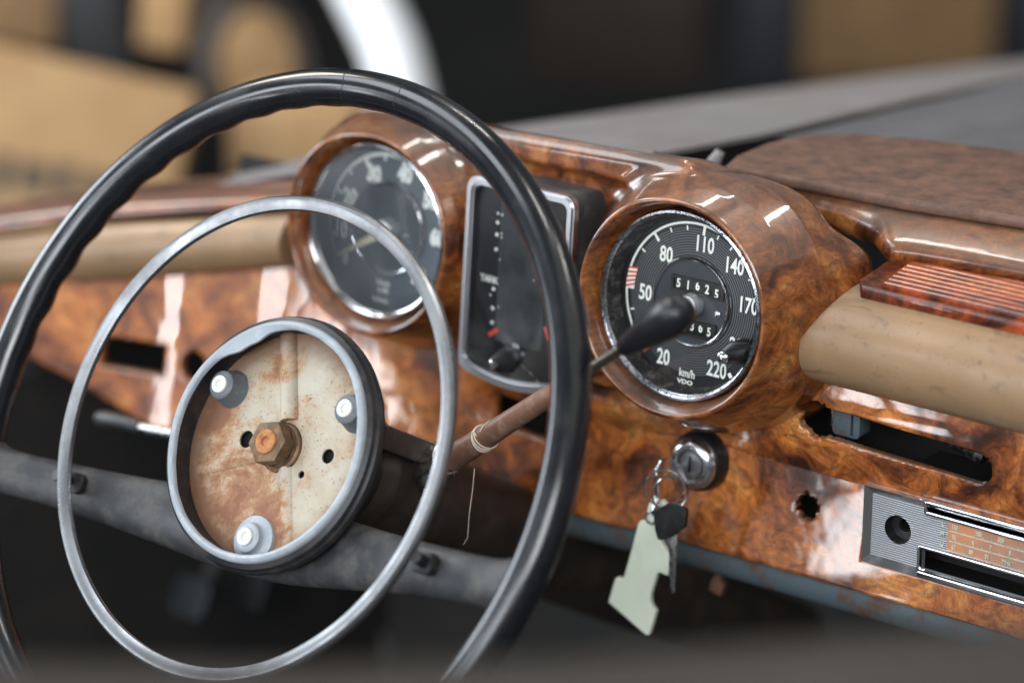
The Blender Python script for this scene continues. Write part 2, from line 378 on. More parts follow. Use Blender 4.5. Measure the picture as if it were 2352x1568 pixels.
def glass(name, tint=(1, 1, 1), dust_or_haze=0):
    m = bpy.data.materials.new(name); m.use_nodes = True; t = m.node_tree; t.nodes.clear(); o = t.nodes.new('ShaderNodeOutputMaterial'); mx = t.nodes.new('ShaderNodeMixShader')
    a = t.nodes.new('ShaderNodeBsdfTransparent'); a.inputs[0].default_value = (*tint, 1); g = t.nodes.new('ShaderNodeBsdfGlossy'); g.inputs['Roughness'].default_value = .03
    f = t.nodes.new('ShaderNodeFresnel'); f.inputs[0].default_value = 1.5
    for x, y in ((f.outputs[0], mx.inputs[0]), (a.outputs[0], mx.inputs[1]), (g.outputs[0], mx.inputs[2]), (mx.outputs[0], o.inputs[0])): t.links.new(x, y)
    if dust_or_haze:  # pale diffuse film puts the reflected daylight haze into the glass
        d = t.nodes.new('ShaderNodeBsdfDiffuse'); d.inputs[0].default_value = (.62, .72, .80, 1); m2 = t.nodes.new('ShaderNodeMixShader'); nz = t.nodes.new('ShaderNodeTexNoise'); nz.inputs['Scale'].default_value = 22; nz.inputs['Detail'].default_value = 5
        tc = t.nodes.new('ShaderNodeTexCoord'); mm = t.nodes.new('ShaderNodeMath'); mm.operation = 'MULTIPLY'; mm.inputs[1].default_value = dust_or_haze*2
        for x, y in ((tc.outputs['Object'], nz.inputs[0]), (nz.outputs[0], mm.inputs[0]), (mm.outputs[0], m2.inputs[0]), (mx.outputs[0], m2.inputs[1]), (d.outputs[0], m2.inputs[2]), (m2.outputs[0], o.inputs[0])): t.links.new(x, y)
    return m
M_glass = glass('clear_glass'); M_glass_haze = glass('dust_haze_glass', dust_or_haze=.055)

# ------------------------------------------------------------------ room and car shell
TG = .0923
GN = np.array([0, -math.cos(TG), math.sin(TG)]); GU = np.array([0, math.sin(TG), math.cos(TG)])
GROT = Matrix(((1, 0, 0), (0, GU[1], GN[1]), (0, GU[2], GN[2])))
SPX = .2239
bm = bmesh.new(); box(bm, (-2, 3, -1.05), (16, 16, .1)); tag(fin('floor', bm, M_floor, smooth=False), None, None, kind='structure')
bm = bmesh.new(); box(bm, (-5.2, 5.6, .6), (.2, 11, 3.2), Matrix.Rotation(R_(38), 3, 'Z'), .02); tag(fin('garage_wall', bm, M_wall, smooth=False), 'dark garage wall in the blurred distance behind everything', 'wall')

body = thing('old_car', 'dusty grey open car with faded bonnet, brown door top and dark footwell', 'car', (.3, .6, -.7))
def inv(o): return o.matrix_world.inverted()
def loft(bm, rows):
    V = [[bm.verts.new(p) for p in r] for r in rows]
    for i in range(len(V)-1):
        for j in range(len(V[0])-1): bm.faces.new((V[i][j], V[i+1][j], V[i+1][j+1], V[i][j+1]))
def worldpart(name, bm, m, parent, **k):
    bpy.context.view_layer.update(); o = fin(name, bm, m, parent, **k); o.matrix_parent_inverse = Matrix.Identity(4); o.data.transform(parent.matrix_world.inverted()); return o
# left fender and cowl: runs away from the driver
def fz(x, y):      # height of bonnet surface
    z = .035-.135*max(0, y-.15)-.02*max(0, y-.5)**2
    if x < .1: z -= .145*((.1-x)/.5)**1.6
    return z
bm = bmesh.new(); ys = [.085+.06*k for k in range(46)]; xs = [-.425+.02*k for k in range(28)]
loft(bm, [[(min(x, .128-.11*(y-.13)), y, fz(min(x, .128-.11*(y-.13)), y)) for x in xs] for y in ys])
# roll the outer edge down
loft(bm, [[(-.425, y, fz(-.425, y)), (-.442, y, fz(-.425, y)-.012), (-.45, y, fz(-.425, y)-.05), (-.45, y, -.6)] for y in ys])
bmesh.ops.remove_doubles(bm, verts=bm.verts, dist=1e-5); bmesh.ops.solidify(bm, geom=bm.faces[:], thickness=.003)
worldpart('fender_panel', bm, M_fender, body)
bm = bmesh.new(); xs = [.135+.03*k for k in range(32)]
loft(bm, [[(x-.11*(y-.13)+.005, y, fz(x, y)+.002+.015*(1-math.exp(-(x-.135)*12))) for x in xs] for y in [.26+.06*k for k in range(43)]])
bmesh.ops.solidify(bm, geom=bm.faces[:], thickness=.004); worldpart('bonnet', bm, M_hoodpaint, body)
bm = bmesh.new(); box(bm, (.38, .5, -.60), (1.56, .02, .50)); box(bm, (.3, -.2, -.76), (1.7, 1.4, .02)); box(bm, (-.43, -.30, -.50), (.02, 1.6, .56))
worldpart('footwell', bm, M_dark, body, smooth=False)

# ------------------------------------------------------------------ dashboard
dash = thing('dashboard', 'burl wood dashboard with gauge hood, tan padding and empty switch holes', 'dashboard', (.1, .06, -.1))
TOPX = np.array([0, .015, .035, .06, .08, .1, .14]); TOPZ = np.array([.0655, .0705, .0735, .0685, .062, .054, .040])
RX = np.array([-.01, 0, .02, .04, .06, .07, .08, .09, .1, .12, .14])
RS = np.array([.061, .0633, .0725, .0795, .083, .0845, .085, .080, .073, .060, .045]); RTP = np.array([.061, .0633, .0725, .079, .0795, .0745, .0685, .062, .055, .044, .03])
def pod(P, cx, sc, tz):
    x = P[:, 0]-cx; s = P[:, 1]; t = P[:, 2]; r = np.hypot(x, t); w_ = np.clip((t/np.maximum(r, 1e-6)-.34)/.36, 0, 1); w_ = w_*w_*(3-2*w_)
    rr = (np.interp(s, RX, RS)*(1-w_)+np.interp(s, RX, RTP)*w_)*sc
    d = smax((r-rr)*.85, -s, .0014); d = smax(d, (t-np.interp(s, TOPX, TOPZ)-tz)*.95, .012); d = np.maximum(d, s-.125)
    return d
def rin(P, cx, sc):
    x = P[:, 0]-cx; s = P[:, 1]; r = np.hypot(x, P[:, 2])
    return np.maximum(r-sc*np.interp(s, [-.01, 0, .004, .014, .05], [.0622, .0608, .0590, .0556, .0556]), s-.034)
def boxd(P, c, hh):
    q = np.abs(P-np.array(c))-np.array(hh); return np.linalg.norm(np.maximum(q, 0), axis=1)+np.minimum(q.max(1), 0)
def binn(P):
    d = np.minimum(pod(P, 0, .985, -.005), 1); d2 = pod(P, SPX, 1.0, .002)
    k = np.clip(P[:, 0]/SPX, 0, 1); top = np.interp(P[:, 1], TOPX, TOPZ)-.006+.008*k
    br = np.maximum(boxd(P, (.112, .0795, .005), (.09, .0425, .073)), (P[:, 2]-top)*.95)
    xm = np.clip((P[:, 0]-.112)/.06, -1, 1)
    brow = smax(smax(boxd(P, (.112, .0705, .05), (.1, .0405, .03)), (P[:, 2]-top), .006), (.0565+.002*k-P[:, 2]), .004)
    d = smin(d, d2, .004); d = smin(d, br, .01); d = smin(d, brow, .008)
    return smax(smax(d, -rin(P, 0, .99), .0012), -rin(P, SPX, 1.0), .0012)
GX = (np.array([[1, 0, 0], [0, -GN[1], GU[1]], [0, -GN[2], GU[2]]]), np.zeros(3))
DL = np.array([.1, .06, -.1])
sdf_mesh('gauge_hood', binn, (-.1, -.006, -.11), (.325, .132, .084), .00125, M_burl_hood, dash, (GX[0], GX[1]-DL))

def yf(x, z):
    y = .06-1.05*np.maximum(0, -.11-x)**2
    y = y-.16*np.maximum(0, np.interp(x, [-.06, .06], [-.045, -.095])-z)*np.interp(x, [-.06, .06], [1.5, 1.])
    u = np.clip((x-.215)/.06, 0, 1); u = u*u*(3-2*u)               # upper roll with the ash tray slot, right of the speedometer
    bul = np.where(z > -.1,   .0115*np.sqrt(np.clip(1-((z+.066)/.040)**2, 0, 1)), 0)
    y = y-u*bul
    m = np.clip((x-.03)/.04, 0, 1)*np.clip((.21-x)/.05, 0, 1)
    y = y-.010*m*np.exp(-((z+.092)/.012)**2)
    return y
ZBX = [-.5, -.36, -.305, -.21, -.1, .0, .11, .2, .4, .7]; ZBZ = [-.115, -.128, -.145, -.181, -.19, -.178, -.170, -.1655, -.163, -.166]
def cap2(x, z, a, b, r):
    pa = np.stack([x-a[0], z-a[1]], 1); ba = np.array(b)-np.array(a); h = np.clip((pa @ ba)/(ba @ ba), 0, 1); return np.linalg.norm(pa-h[:, None]*ba, axis=1)-r
HL = aty(357, 797, .045)
def fasc(P):
    x, y, z = P.T; e = .0005
    yy = yf(x, z); g = (yf(x, z+e)-yf(x, z-e))/(2*e); d = np.abs(y-yy-.003)/np.sqrt(1+np.minimum(g*g, 9))-.003
    d = smax(d, np.interp(x, ZBX, ZBZ)-z, .002); d = np.maximum(d, z-np.interp(x, [-.5, -.36, -.1, -.06], [-.105, -.095, -.04, 0.]))
    wob = (.0005*np.sin(x*610+z*300)*np.sin(z*900+x*370)+.0004*np.sin(x*1500+2*np.sin(z*700)))*np.clip((.33-x)/.04, .12, 1)
    h = cap2(x, z, (.2995, -.0655), (.397, -.0690), .0088)+wob
    h = np.minimum(h, np.hypot(x-.2925, z+.0655)-.0105+wob*2)
    h = np.minimum(h, np.hypot(x-.2845, z+.1235)-.0072+wob*2)
    h = np.minimum(h, np.hypot(x+.031, z+.132)-.0052)
    h = np.minimum(h, np.maximum(np.abs(x-.0905)-.0335, np.abs(z+.118+.06*(x-.09))-.0095))
    h = np.minimum(h, np.maximum(np.abs(x-HL[0])-.024, np.abs(z-HL[2])-.010))
    h = np.minimum(h, np.maximum(np.maximum(.325-x, np.abs(z+.1235)-.021), -1))
    h = np.minimum(h, np.hypot(x-HL[0]-.046, z-HL[2])-.010)
    return smax(d, -h, .0012)
sdf_mesh('lower_fascia', fasc, (-.42, -.06, -.2), (.56, .072, .004), .0022, M_burl, dash, (np.eye(3), -DL))
# dark boxes behind the openings
bm = bmesh.new(); box(bm, (.18, .13, -.11), (.80, .006, .18)); box(bm, (.3, .098, -.02), (.55, .06, .004)); worldpart('cavity_liner', bm, M_void, dash, smooth=False)
bm = bmesh.new(); prism(bm, rrect(-.008, -.011, .010, .011, .003), 0, .012, axisM((.3035, .074, -.066), (0, -1, 0)), .0005); box(bm, (.3085, .068, -.066), (.003, .012, .02), None, .0006)
box(bm, (.345, .071, -.0585), (.085, .014, .0025), None, .0006); worldpart('slot_bracket', bm, M_blue, dash)
bm = bmesh.new(); tube(bm, [(.292, .07, -.075), (.292, .07, -.058)], .0028, 10); worldpart('slot_pin', bm, M_dull, dash); bm = bmesh.new(); box(bm, (.372, .085, -.074), (.022, .01, .008), Matrix.Rotation(.3, 3, 'Y'), .001); worldpart('slot_lever', bm, M_dull, dash)

# padded rolls
def sect(n=28, h=.031, d=.034):
    out = []
    for k in range(n+1):
        a = -PI*.62+PI*1.22*k/n; out.append((-d*math.cos(a)*(1 if math.cos(a) > 0 else .6), h*math.sin(a)))
    return out
def roll(path, ends, name, m, h=.031, d=.034):
    bm = bmesh.new(); sc_ = sect(h=h, d=d); rows = []
    for (p, k) in path: rows.append([(p[0]+dx, p[1]+q[0]*k+dy, p[2]+q[1]*k) for q, dx, dy in [(q, 0, 0) for q in sc_]])
    if ends: rows = [[(ends(i, v[2]), v[1], v[2]) for v in r] for i, r in enumerate(rows)]
    V = [[bm.verts.new(v) for v in r] for r in rows]
    for i in range(len(V)-1):
        for j in range(len(V[0])-1): bm.faces.new((V[i][j], V[i+1][j], V[i+1][j+1], V[i][j+1]))
    bm.faces.new(V[0]); bm.faces.new(V[-1][::-1])
    return worldpart(name, bm, m, dash, angle=75)
P = [((.2, .0575, -.0115), k) for k in (.975, .985, .992, .997, 1., 1.)]+[((.2, .0575, -.0115), 1.)]*14
def pad_x(i, z):      # the end of the roll is cut on the slant to follow the pod
    base = .2835+.60*max(0, z+.030)+.0042*max(0, (-.030-z)/.01)**2
    return base+[0, .0008, .0025, .005, .009, .016][i] if i < 6 else max(base+.02, .315)+.022*(i-6)
roll(P, pad_x, 'padded_roll', M_tan, .0305, .036)
P = []
for u in range(690, -260, -40):
    v1 = np.interp(u, [-250, 0, 300, 650, 700], [655, 655, 640, 612, 610]); v0 = np.interp(u, [-250, 0, 300, 650, 700], [555, 538, 505, 488, 486])
    y = .055-1.05*max(0, (650-u)/650*.22)**2*1.0
    a = aty(u, v1, y); b = aty(u, v0, y); c = (a+b)/2; P.append(((c[0], c[1], c[2]+.000), np.linalg.norm(a-b)/2/.0245))
roll(P, None, 'padded_roll', M_tan, .0245, .028)

# ribbed wooden vent cover on top of the right roll
rt = thing('vent_cover', 'red lacquered ribbed wooden vent cover lying on the tan padded roll', 'vent cover', (.4, .06, .02)); RL = []
bm = bmesh.new(); A0 = aty(1962, 655, .040); zt = A0[2]
def top(u, v): return atz(u, v, zt+.001)
f0 = A0; f1 = f0+np.array([.30, 0, -.004]); b0 = np.array([.327, .098, zt+.003]); b1 = b0+np.array([.29, 0, -.004])
b0 = atz(2052, 572, zt+.004)
poly = [(f0[0]+.003, f0[1]+.002), (f0[0]+.3, f0[1]+.002), (f0[0]+.3, b0[1]), (b0[0], b0[1]), (f0[0]-.004, f0[1]+.012)]
prism(bm, poly, zt-.0085, zt, None, .0022, 3); slab = worldpart('slab', bm, M_red, rt)
bm = bmesh.new(); nr = 8
for k in range(nr):
    q = (k+.75)/(nr+.15); y = f0[1]+.003+(b0[1]-f0[1]-.004)*q; x0 = f0[0]+.016+(b0[0]-f0[0]+.001)*q
    tube(bm, [(x0-.003, y, zt-.0005), (x0-.0015, y, zt), (x0+.001, y, zt+.0005), (x0+.26, y, zt+.0005)], [(.0004, .0004), (.0026, .0026), (.0036, .0042), (.0036, .0042)], 14)
worldpart('rib', bm, M_red, rt, label='row of rounded wooden ribs').name = 'ribs'

# wood band and leather deck behind the gauges
def band(bm, pts, w, th):
    """pts: centre line; rounded slab cross-section w wide (y), th thick"""
    n = 10; rows = []
    for p in pts:
        rows.append([(p[0], p[1]-w/2*math.cos(a)*(1 if abs(math.cos(a)) < .9 else 1), p[2]+th/2*math.sin(a)) for a in [2*PI*k/20 for k in range(20)]])
    V = [[bm.verts.new(v) for v in r] for r in rows]
    for i in range(len(V)-1):
        for j in range(20): bm.faces.new((V[i][j], V[i+1][j], V[i+1][(j+1) % 20], V[i][(j+1) % 20]))
    bm.faces.new(V[0]); bm.faces.new(V[-1][::-1])
def spline(P, n):
    P = [np.array(p, float) for p in P]; out = []
    for i in range(len(P)-1):
        p0, p1, p2, p3 = P[max(i-1, 0)], P[i], P[i+1], P[min(i+2, len(P)-1)]
        for k in range(n):
            t = k/n; out.append(.5*((2*p1)+(-p0+p2)*t+(2*p0-5*p1+4*p2-p3)*t*t+(-p0+3*p1-3*p2+p3)*t**3))
    return out+[P[-1]]
bm = bmesh.new()
lowe = [(1500, 372), (1700, 430), (1850, 475), (1930, 497), (2001, 530), (2040, 566), (2100, 575), (2230, 597), (2352, 620), (2600, 668)]
uppe = [(u, float(np.interp(u, [1400, 1672, 1850, 2071, 2352, 2700], [325, 386, 420, 464, 508, 575]))) for u, v in lowe]
rows = []
LW = spline([atz(u, v, .034) for u, v in lowe], 5); UP = spline([atz(u, v, .045) for u, v in uppe], 5)
for a, b in zip(LW, UP):
    r = [a+np.array([0, .006, -.012]), a+np.array([0, .0, -.006]), a]
    for k in range(1, 9):
        t = k/8; p = a*(1-t)+b*t; r.append(p+np.array([0, 0, .0035*math.sin(PI*t)*(1-.4*t)]))
    r += [b+np.array([0, .004, -.004]), b+np.array([0, .005, -.02])]
    rows.append(r)
loft(bm, [[tuple(p) for p in r] for r in rows]); worldpart('top_band', bm, M_band, dash, angle=80)
bm = bmesh.new()
poly = [atz(u, v, .052) for u, v in [(1664, 379), (1690, 384), (1850, 413), (2071, 456), (2352, 500), (2700, 565)]]+[atz(u, v, .052) for u, v in [(2700, 400), (2352, 347), (2120, 318), (1950, 305), (1850, 308), (1760, 327), (1690, 356)]]
prism(bm, [(p[0], p[1]) for p in poly], .0445, .052, None, .003, 3); worldpart('deck_pad', bm, M_deck, dash)
bm = bmesh.new(); a = atz(1640, 370, .045); tube(bm, [a+np.array([0, 0, -.02]), a, a+np.array([.003, .002, .006])], [.003, .0045, .003], 10); worldpart('deck_clip', bm, M_fender, dash)

# trim along the left: red wood strip over the roll
bm = bmesh.new(); rows = []
for u in range(720, -260, -30):
    v0 = np.interp(u, [-250, 0, 200, 400, 700], [575, 532, 505, 490, 474]); v1 = np.interp(u, [-250, 0, 200, 400, 700], [540, 500, 475, 462, 448]); v2 = np.interp(u, [-250, 0, 300, 700], [500, 468, 425, 385])
    t_ = max(0, (650-u)/650*.22); y = .052-1.05*t_**2
    a = aty(u, v0, y); b = aty(u, v1, y+.002); c = aty(u, v2, y+.075)
    rows.append([tuple(a+np.array([0, .012, -.001])), tuple(a), tuple(a*.7+b*.3+np.array([0, -.004, 0])), tuple(a*.3+b*.7+np.array([0, -.004, 0])), tuple(b), tuple(b*.7+c*.3+np.array([0, 0, .003])), tuple(b*.3+c*.7+np.array([0, 0, .003])), tuple(c), tuple(c+np.array([0, .003, -.02]))])
loft(bm, rows); worldpart('wood_trim', bm, M_trim, dash, angle=50)

# bare lower rail
bm = bmesh.new(); pts = [(x, .066+.0*x, float(np.interp(x, ZBX, ZBZ))-.0105) for x in [.06+.02*k for k in range(27)]]
tube(bm, pts, [(.010, .0115)]*len(pts), 14, ref=(0, 0, 1)); pts2 = [(p[0], .0605, p[2]+.0085) for p in pts]; tube(bm, pts2, .0032, 8)
worldpart('lower_rail', bm, M_blue, dash)
for u, v in ((1650, 1345),):
    bm = bmesh.new(); p = aty(u, v, .075); box(bm, p, (.009, .005, .009), Matrix.Rotation(.25, 3, 'Y'), .001); tube(bm, [p, p+np.array([0, .002, .03])], .003, 8)
    worldpart('rail_clip', bm, M_rust_rod, dash)

# ------------------------------------------------------------------ gauges
def gauge(name, label, cx, sc, dial):
    g = thing(name, label, 'gauge', (cx, 0, 0), GROT); k = sc; q = 1.12 if dial is M_dialT else 1.0
    bm = bmesh.new(); lathe(bm, [(.0514*k, -.0106), (.0505*k, -.013), (.0490*k, -.0225)]); fin('inner_wall', bm, M_dust if dial is M_dialS else M_dust, g)
    bm = bmesh.new(); lathe(bm, [(.0552*k, -.018), (.0551*k, -.0105), (.0545*k, -.0088), (.0532*k, -.0083), (.0518*k, -.0096), (.0512*k, -.0108)]); fin('bezel', bm, M_pit if dial is M_dialS else M_chrome, g)
    bm = bmesh.new(); lathe(bm, [(0, -.0235), (.0495*k, -.0235)], seg=64); fin('dial', bm, dial, g)
    bm = bmesh.new(); lathe(bm, [(.0268*k*q, -.0233), (.0262*k*q, -.0215), (.0252*k*q, -.0205), (.0243*k*q, -.0210), (.0240*k*q, -.0225)]); fin('centre_ring', bm, M_chrome, g)
    bm = bmesh.new(); lathe(bm, [(0, -.0222), (.0242*k*q, -.0222)]); fin('centre_disc', bm, M_inner, g)
    bm = bmesh.new(); lathe(bm, [(.0068*q, -.0222), (.0068*q, -.0165), (.0060*q, -.0150), (.003, -.0142), (0, -.014)], T3(.0015, -.001, 0), 32); fin('hub_cap', bm, M_cap, g)
    bm = bmesh.new(); lathe(bm, [(0, -.0112), (.0514*k, -.0112)]); fin('glass', bm, M_glass_haze if dial is M_dialT else M_glass, g)
    return g
def arc(bm, r0, r1, a0, a1, z, n=60, th=.0002):
    """angles clockwise from twelve o'clock, degrees"""
    V = []
    for i in range(n+1):
        a = R_(a0+(a1-a0)*i/n); V.append((bm.verts.new((r0*math.sin(a), r0*math.cos(a), z)), bm.verts.new((r1*math.sin(a), r1*math.cos(a), z))))
    for i in range(n): bm.faces.new((V[i][0], V[i][1], V[i+1][1], V[i+1][0]))
def tick(bm, a, r0, r1, w, z):
    a = R_(a); d = Vector((math.sin(a), math.cos(a), 0)); s = Vector((math.cos(a), -math.sin(a), 0)); zz = Vector((0, 0, z))
    bm.faces.new([bm.verts.new(p) for p in (d*r0-s*w+zz, d*r0+s*w+zz, d*r1+s*w+zz, d*r1-s*w+zz)])
sp = gauge('speedometer', 'round speedometer marked km/h in the right pod of the gauge hood', SPX, 1.0, M_dialS); Z = -.0231
bm = bmesh.new()
for s, x, y in (('20', -17, -36.5), ('50', -32.5, -1.5), ('80', -20, 23.5), ('110', 5.2, 34), ('140', 26, 25.7), ('170', 37.2, 5), ('200', 33.5, -19.5), ('220', 19.7, -36)):
    text(bm, s, .0128, T3(x*.001, y*.001, Z), .70, .00022)
fin('numerals', bm, M_cream, sp, False)
bm = bmesh.new(); text(bm, 'km/h', .0066, T3(.0, -.0425, Z), .82, .0001); text(bm, 'VDO', .0036, T3(-.001, -.0476, Z), 1.35, .0001); fin('lettering', bm, M_cream, sp, False)
bm = bmesh.new(); arc(bm, .0448, .0462, -140, -91, Z); arc(bm, .0448, .0462, -74, 20, Z); 
for a in (-40, 6): tick(bm, a, .0398, .0448, .0009, Z)
for a in (-107, -57, -25, -9.5, 19, 33, 47, 61, 76): tick(bm, a, .0412, .0438, .0005, Z)
tick(bm, 142, .0455, .0485, .0012, Z); tick(bm, -139, .0405, .0448, .0009, Z); fin('scale', bm, M_cream, sp, False)
bm = bmesh.new(); arc(bm, .0405, .0462, -91, -74, Z); fin('shift_mark', bm, M_cream, sp, False)
bm = bmesh.new()
for k in range(5):
    a0 = -90.3+k*3.5; a1 = a0+3.2
    q = []
    for (r, a) in ((.0462, a0), (.0462, a0+1.5), (.0405, a1+1.3), (.0405, a1-.4)): q.append(bm.verts.new((r*math.sin(R_(a)), r*math.cos(R_(a)), Z+.0002)))
    bm.faces.new(q)
fin('shift_stripes', bm, M_red_n, sp, False)
bm = bmesh.new(); tick(bm, -141, .006, .044, .0007, -.0185); fin('needle', bm, M_red_n, sp, False)
def counter(name, x0, x1, y0, y1, digs, offs, redlast, par):
    z = -.0220; bm = bmesh.new(); platehole(bm, rrect(x0-.0018, y0-.0018, x1+.0018, y1+.0018, .0008), [rrect(x0, y0, x1, y1, .0003)][0:1], z, z+.0011); c = fin(name, bm, M_black, par, angle=30)
    bm = bmesh.new(); dd = bmesh.new(); n = len(digs); wd = (x1-x0)/n
    for i, ch in enumerate(digs):
        cx = x0+wd*(i+.5); box(bm, (cx, (y0+y1)/2, z-.0004), (wd*.90, (y1-y0), .0012), None, .0002)
        text(dd, ch, .0074, T3(cx, (y0+y1)/2+offs[i], z+.0004), .74, .0002)
    fin('drums', bm, M_black, c); fin('digits', dd, M_cream, c, False); return c
counter('odometer', -.0125, .0200, .0064, .0125, '51625', (0, 0, .0008, 0, -.0015), False, sp)
tc = counter('trip_counter', -.0065, .0165, -.0178, -.0117, '0365', (0, .001, .0012, 0), True, sp)
bm = bmesh.new(); lathe(bm, [(.0022, -.0222), (.0022, -.0212), (.0017, -.0208), (0, -.0208)], T3(.0183, -.0035, 0), 20); box(bm, (.0183, -.0035, -.0207), (.0032, .0004, .0003), Matrix.Rotation(.4, 3, 'Z')); fin('dial_screw', bm, M_dull, sp)
bm = bmesh.new(); lathe(bm, [(.0066, -.0205), (.0064, -.014), (.0040, -.001), (.0034, .001)], T3(.0388, -.0195, 0), 24, rfun=lambda j, a, r, z: (r*(1+.05*math.cos(24*a)), z)); kb = fin('trip_knob', bm, M_black, sp)
bm = bmesh.new(); lathe(bm, [(.0034, .0005), (.0034, .0022), (.0024, .0032), (0, .0035)], T3(.0388, -.0195, 0), 24); fin('knob_tip', bm, M_chrome, kb)

ta = gauge('rev_counter', 'round rev counter marked 10 to 70 in the left pod of the gauge hood', 0, .985, M_dialT)
bm = bmesh.new()
for s, x, y in (('10', -38, -8), ('20', -32, 14), ('30', -14, 32), ('40', 11, 36), ('50', 32, 23), ('60', 39, .5), ('70', 25.5, -27), ('0', -33, -26)): text(bm, s, .0134 if s != '0' else .010, T3(x*.00097, y*.00097, Z), .78, .0008)
fin('numerals', bm, M_cream, ta, False)
bm = bmesh.new(); text(bm, 'U/min', .0046, T3(-.002, -.0350, Z), .9, .0001); text(bm, 'x100', .0046, T3(-.002, -.0395, Z), .9, .0001); text(bm, 'VDO', .0036, T3(-.0035, -.0462, Z), 1.5, .0001); fin('lettering', bm, M_cream, ta, False)
bm = bmesh.new(); arc(bm, .0443, .0466, -118, 16, Z)
for a in (-105, -67.5, -27, 13.5): tick(bm, a, .0402, .0449, .0013, Z)
for a in (-86, -47, -7, 33, 52): tick(bm, a, .0415, .0444, .0009, Z)
fin('scale', bm, M_cream, ta, False)
bm = bmesh.new(); a = R_(-121); d = Vector((math.sin(a), math.cos(a), 0)); s = Vector((math.cos(a), -math.sin(a), 0)); zz = Vector((.0015, -.001, -.0180))
bm.faces.new([bm.verts.new(p) for p in (d*.005-s*.0026+zz, d*.005+s*.0026+zz, d*.042+s*.0011+zz, d*.042-s*.0011+zz)]); fin('needle', bm, M_yel_n, ta, False)
bm = bmesh.new(); lathe(bm, [(.0014, -.0222), (.0012, -.0212), (0, -.021)], T3(.0145, -.002, 0), 14); fin('dial_screw', bm, M_dull, ta)

# ------------------------------------------------------------------ centre instrument cluster
cl = thing('instrument_cluster', 'tall rectangular instrument cluster with metal frame between the two round gauges', 'instrument cluster', (0, 0, 0), GROT)
MI = np.array(GROT.inverted())
def gl(u, v, z):        # gauge-plane coordinates of a photo point at height z over the rim plane
    p = at(u, v, GN*z, GN)-GN*z; return (p[0], p @ GU)
FZ = -.003
tl = gl(1068, 392, FZ); tr = gl(1318, 462, FZ); bl = gl(1052, 842, FZ)
x0, x1 = (tl[0]+bl[0])/2, tr[0]; y1 = (tl[1]+tr[1])/2; y0 = bl[1]
def arched(x0, y0, x1, y1, r, sag):
    p = rrect(x0, y0, x1, y1, r, 6); 
    bot = [(x0+(x1-x0)*t, y0-sag*math.sin(PI*t)) for t in [k/12 for k in range(1, 12)]]
    p = [q for q in p if q[1] > y0+r*.6]
    i = max(range(len(p)), key=lambda k: (abs(p[k][0]-p[k-1][0]) if p[k][1] < (y0+y1)/2 and p[k-1][1] < (y0+y1)/2 else 0))
    return p[:i]+[(x0+.001, y0+.0015)]+bot+[(x1-.001, y0+.0015)]+p[i:]
outer = arched(x0, y0, x1, y1, .008, .006); inner = arched(x0+.0052, y0+.0055, x1-.0052, y1-.005, .005, .0055)
bm = bmesh.new(); platehole(bm, outer, [inner], FZ-.006, FZ)
bmesh.ops.bevel(bm, geom=[e for e in bm.edges if len(e.link_faces) == 2 and e.calc_face_angle(0) > 1.0 and min(v.co.z for v in e.verts) > FZ-.001], offset=.0014, segments=2, affect='EDGES')
fin('frame', bm, M_satin, cl, angle=35)
bm = bmesh.new(); prism(bm, arched(x0+.0012, y0+.0012, x1-.0012, y1-.0012, .0075, .006), -.052, FZ-.0065, None, .001); hs = fin('housing', bm, M_shell, cl)
for f in [p for p in hs.data.polygons]: pass
bm = bmesh.new(); prism(bm, arched(x0+.0045, y0+.0050, x1-.0045, y1-.0045, .005, .0055), FZ-.0064, FZ-.0055); fin('face', bm, M_blackg, cl, False)
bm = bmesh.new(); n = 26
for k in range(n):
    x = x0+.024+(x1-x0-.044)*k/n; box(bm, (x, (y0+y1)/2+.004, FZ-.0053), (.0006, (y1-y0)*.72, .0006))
fin('painted_glass_streaks', bm, worn('grey_reflection_streak', (.06, .065, .07), (.14, .15, .16), .4, 40, .4, .7), cl, False)  # grey bars stand in for light streaks reflected in the cluster glass
def c3(x, y, z): return gl((1120+x/2.614)/1.0884, (400+y/2.614)/1.0884, z)
bm = bmesh.new(); DZ = FZ-.0048
for (x, y, r) in ((325, 408, 1.25), (320, 487, 1.25), (315, 583, 1.25), (298, 842, 1.25), (292, 967, 1.25), (288, 1060, 1.25), (328, 348, .9), (355, 358, .8), (350, 480, .6), (350, 505, .6), (277, 880, .6), (203, 173, .5), (562, 787, .5), (340, 650, .5), (330, 960, .5)):
    px, py = c3(x, y, DZ); lathe(bm, [(0, .0003), (r*.0009, .0003), (r*.001, 0)], T3(px, py, DZ), 12)
fin('scale_dots', bm, M_cream, cl)
bm = bmesh.new(); px, py = c3(270, 780, DZ); text(bm, 'TANK', .0056, T3(px, py, DZ), .85, .0001); px, py = c3(445, 1215, DZ); text(bm, 'OIL', .0036, T3(px, py, DZ), .9); fin('lettering', bm, M_cream, cl, False)
def bar(bm, a, b, w, z):
    a = Vector((*a, z)); b = Vector((*b, z)); s = Vector((-(b-a).y, (b-a).x, 0)).normalized()*w; bm.faces.new([bm.verts.new(p) for p in (a-s, b-s, b+s, a+s)])
for p, q in (((265, 1143), (325, 1105)), ((636, 1090), (662, 1175))):
    bm = bmesh.new(); bar(bm, c3(*p, DZ), c3(*q, DZ), .0013, DZ); fin('needle', bm, M_red_n, cl, False)
bm = bmesh.new(); bar(bm, c3(480, 1338, DZ), c3(560, 1412, DZ), .0006, DZ); bar(bm, c3(575, 1430, DZ), c3(598, 1466, DZ), .0006, DZ); bar(bm, c3(210, 735, DZ), c3(320, 765, DZ), .0003, DZ); fin('scale_lines', bm, M_dull, cl, False)
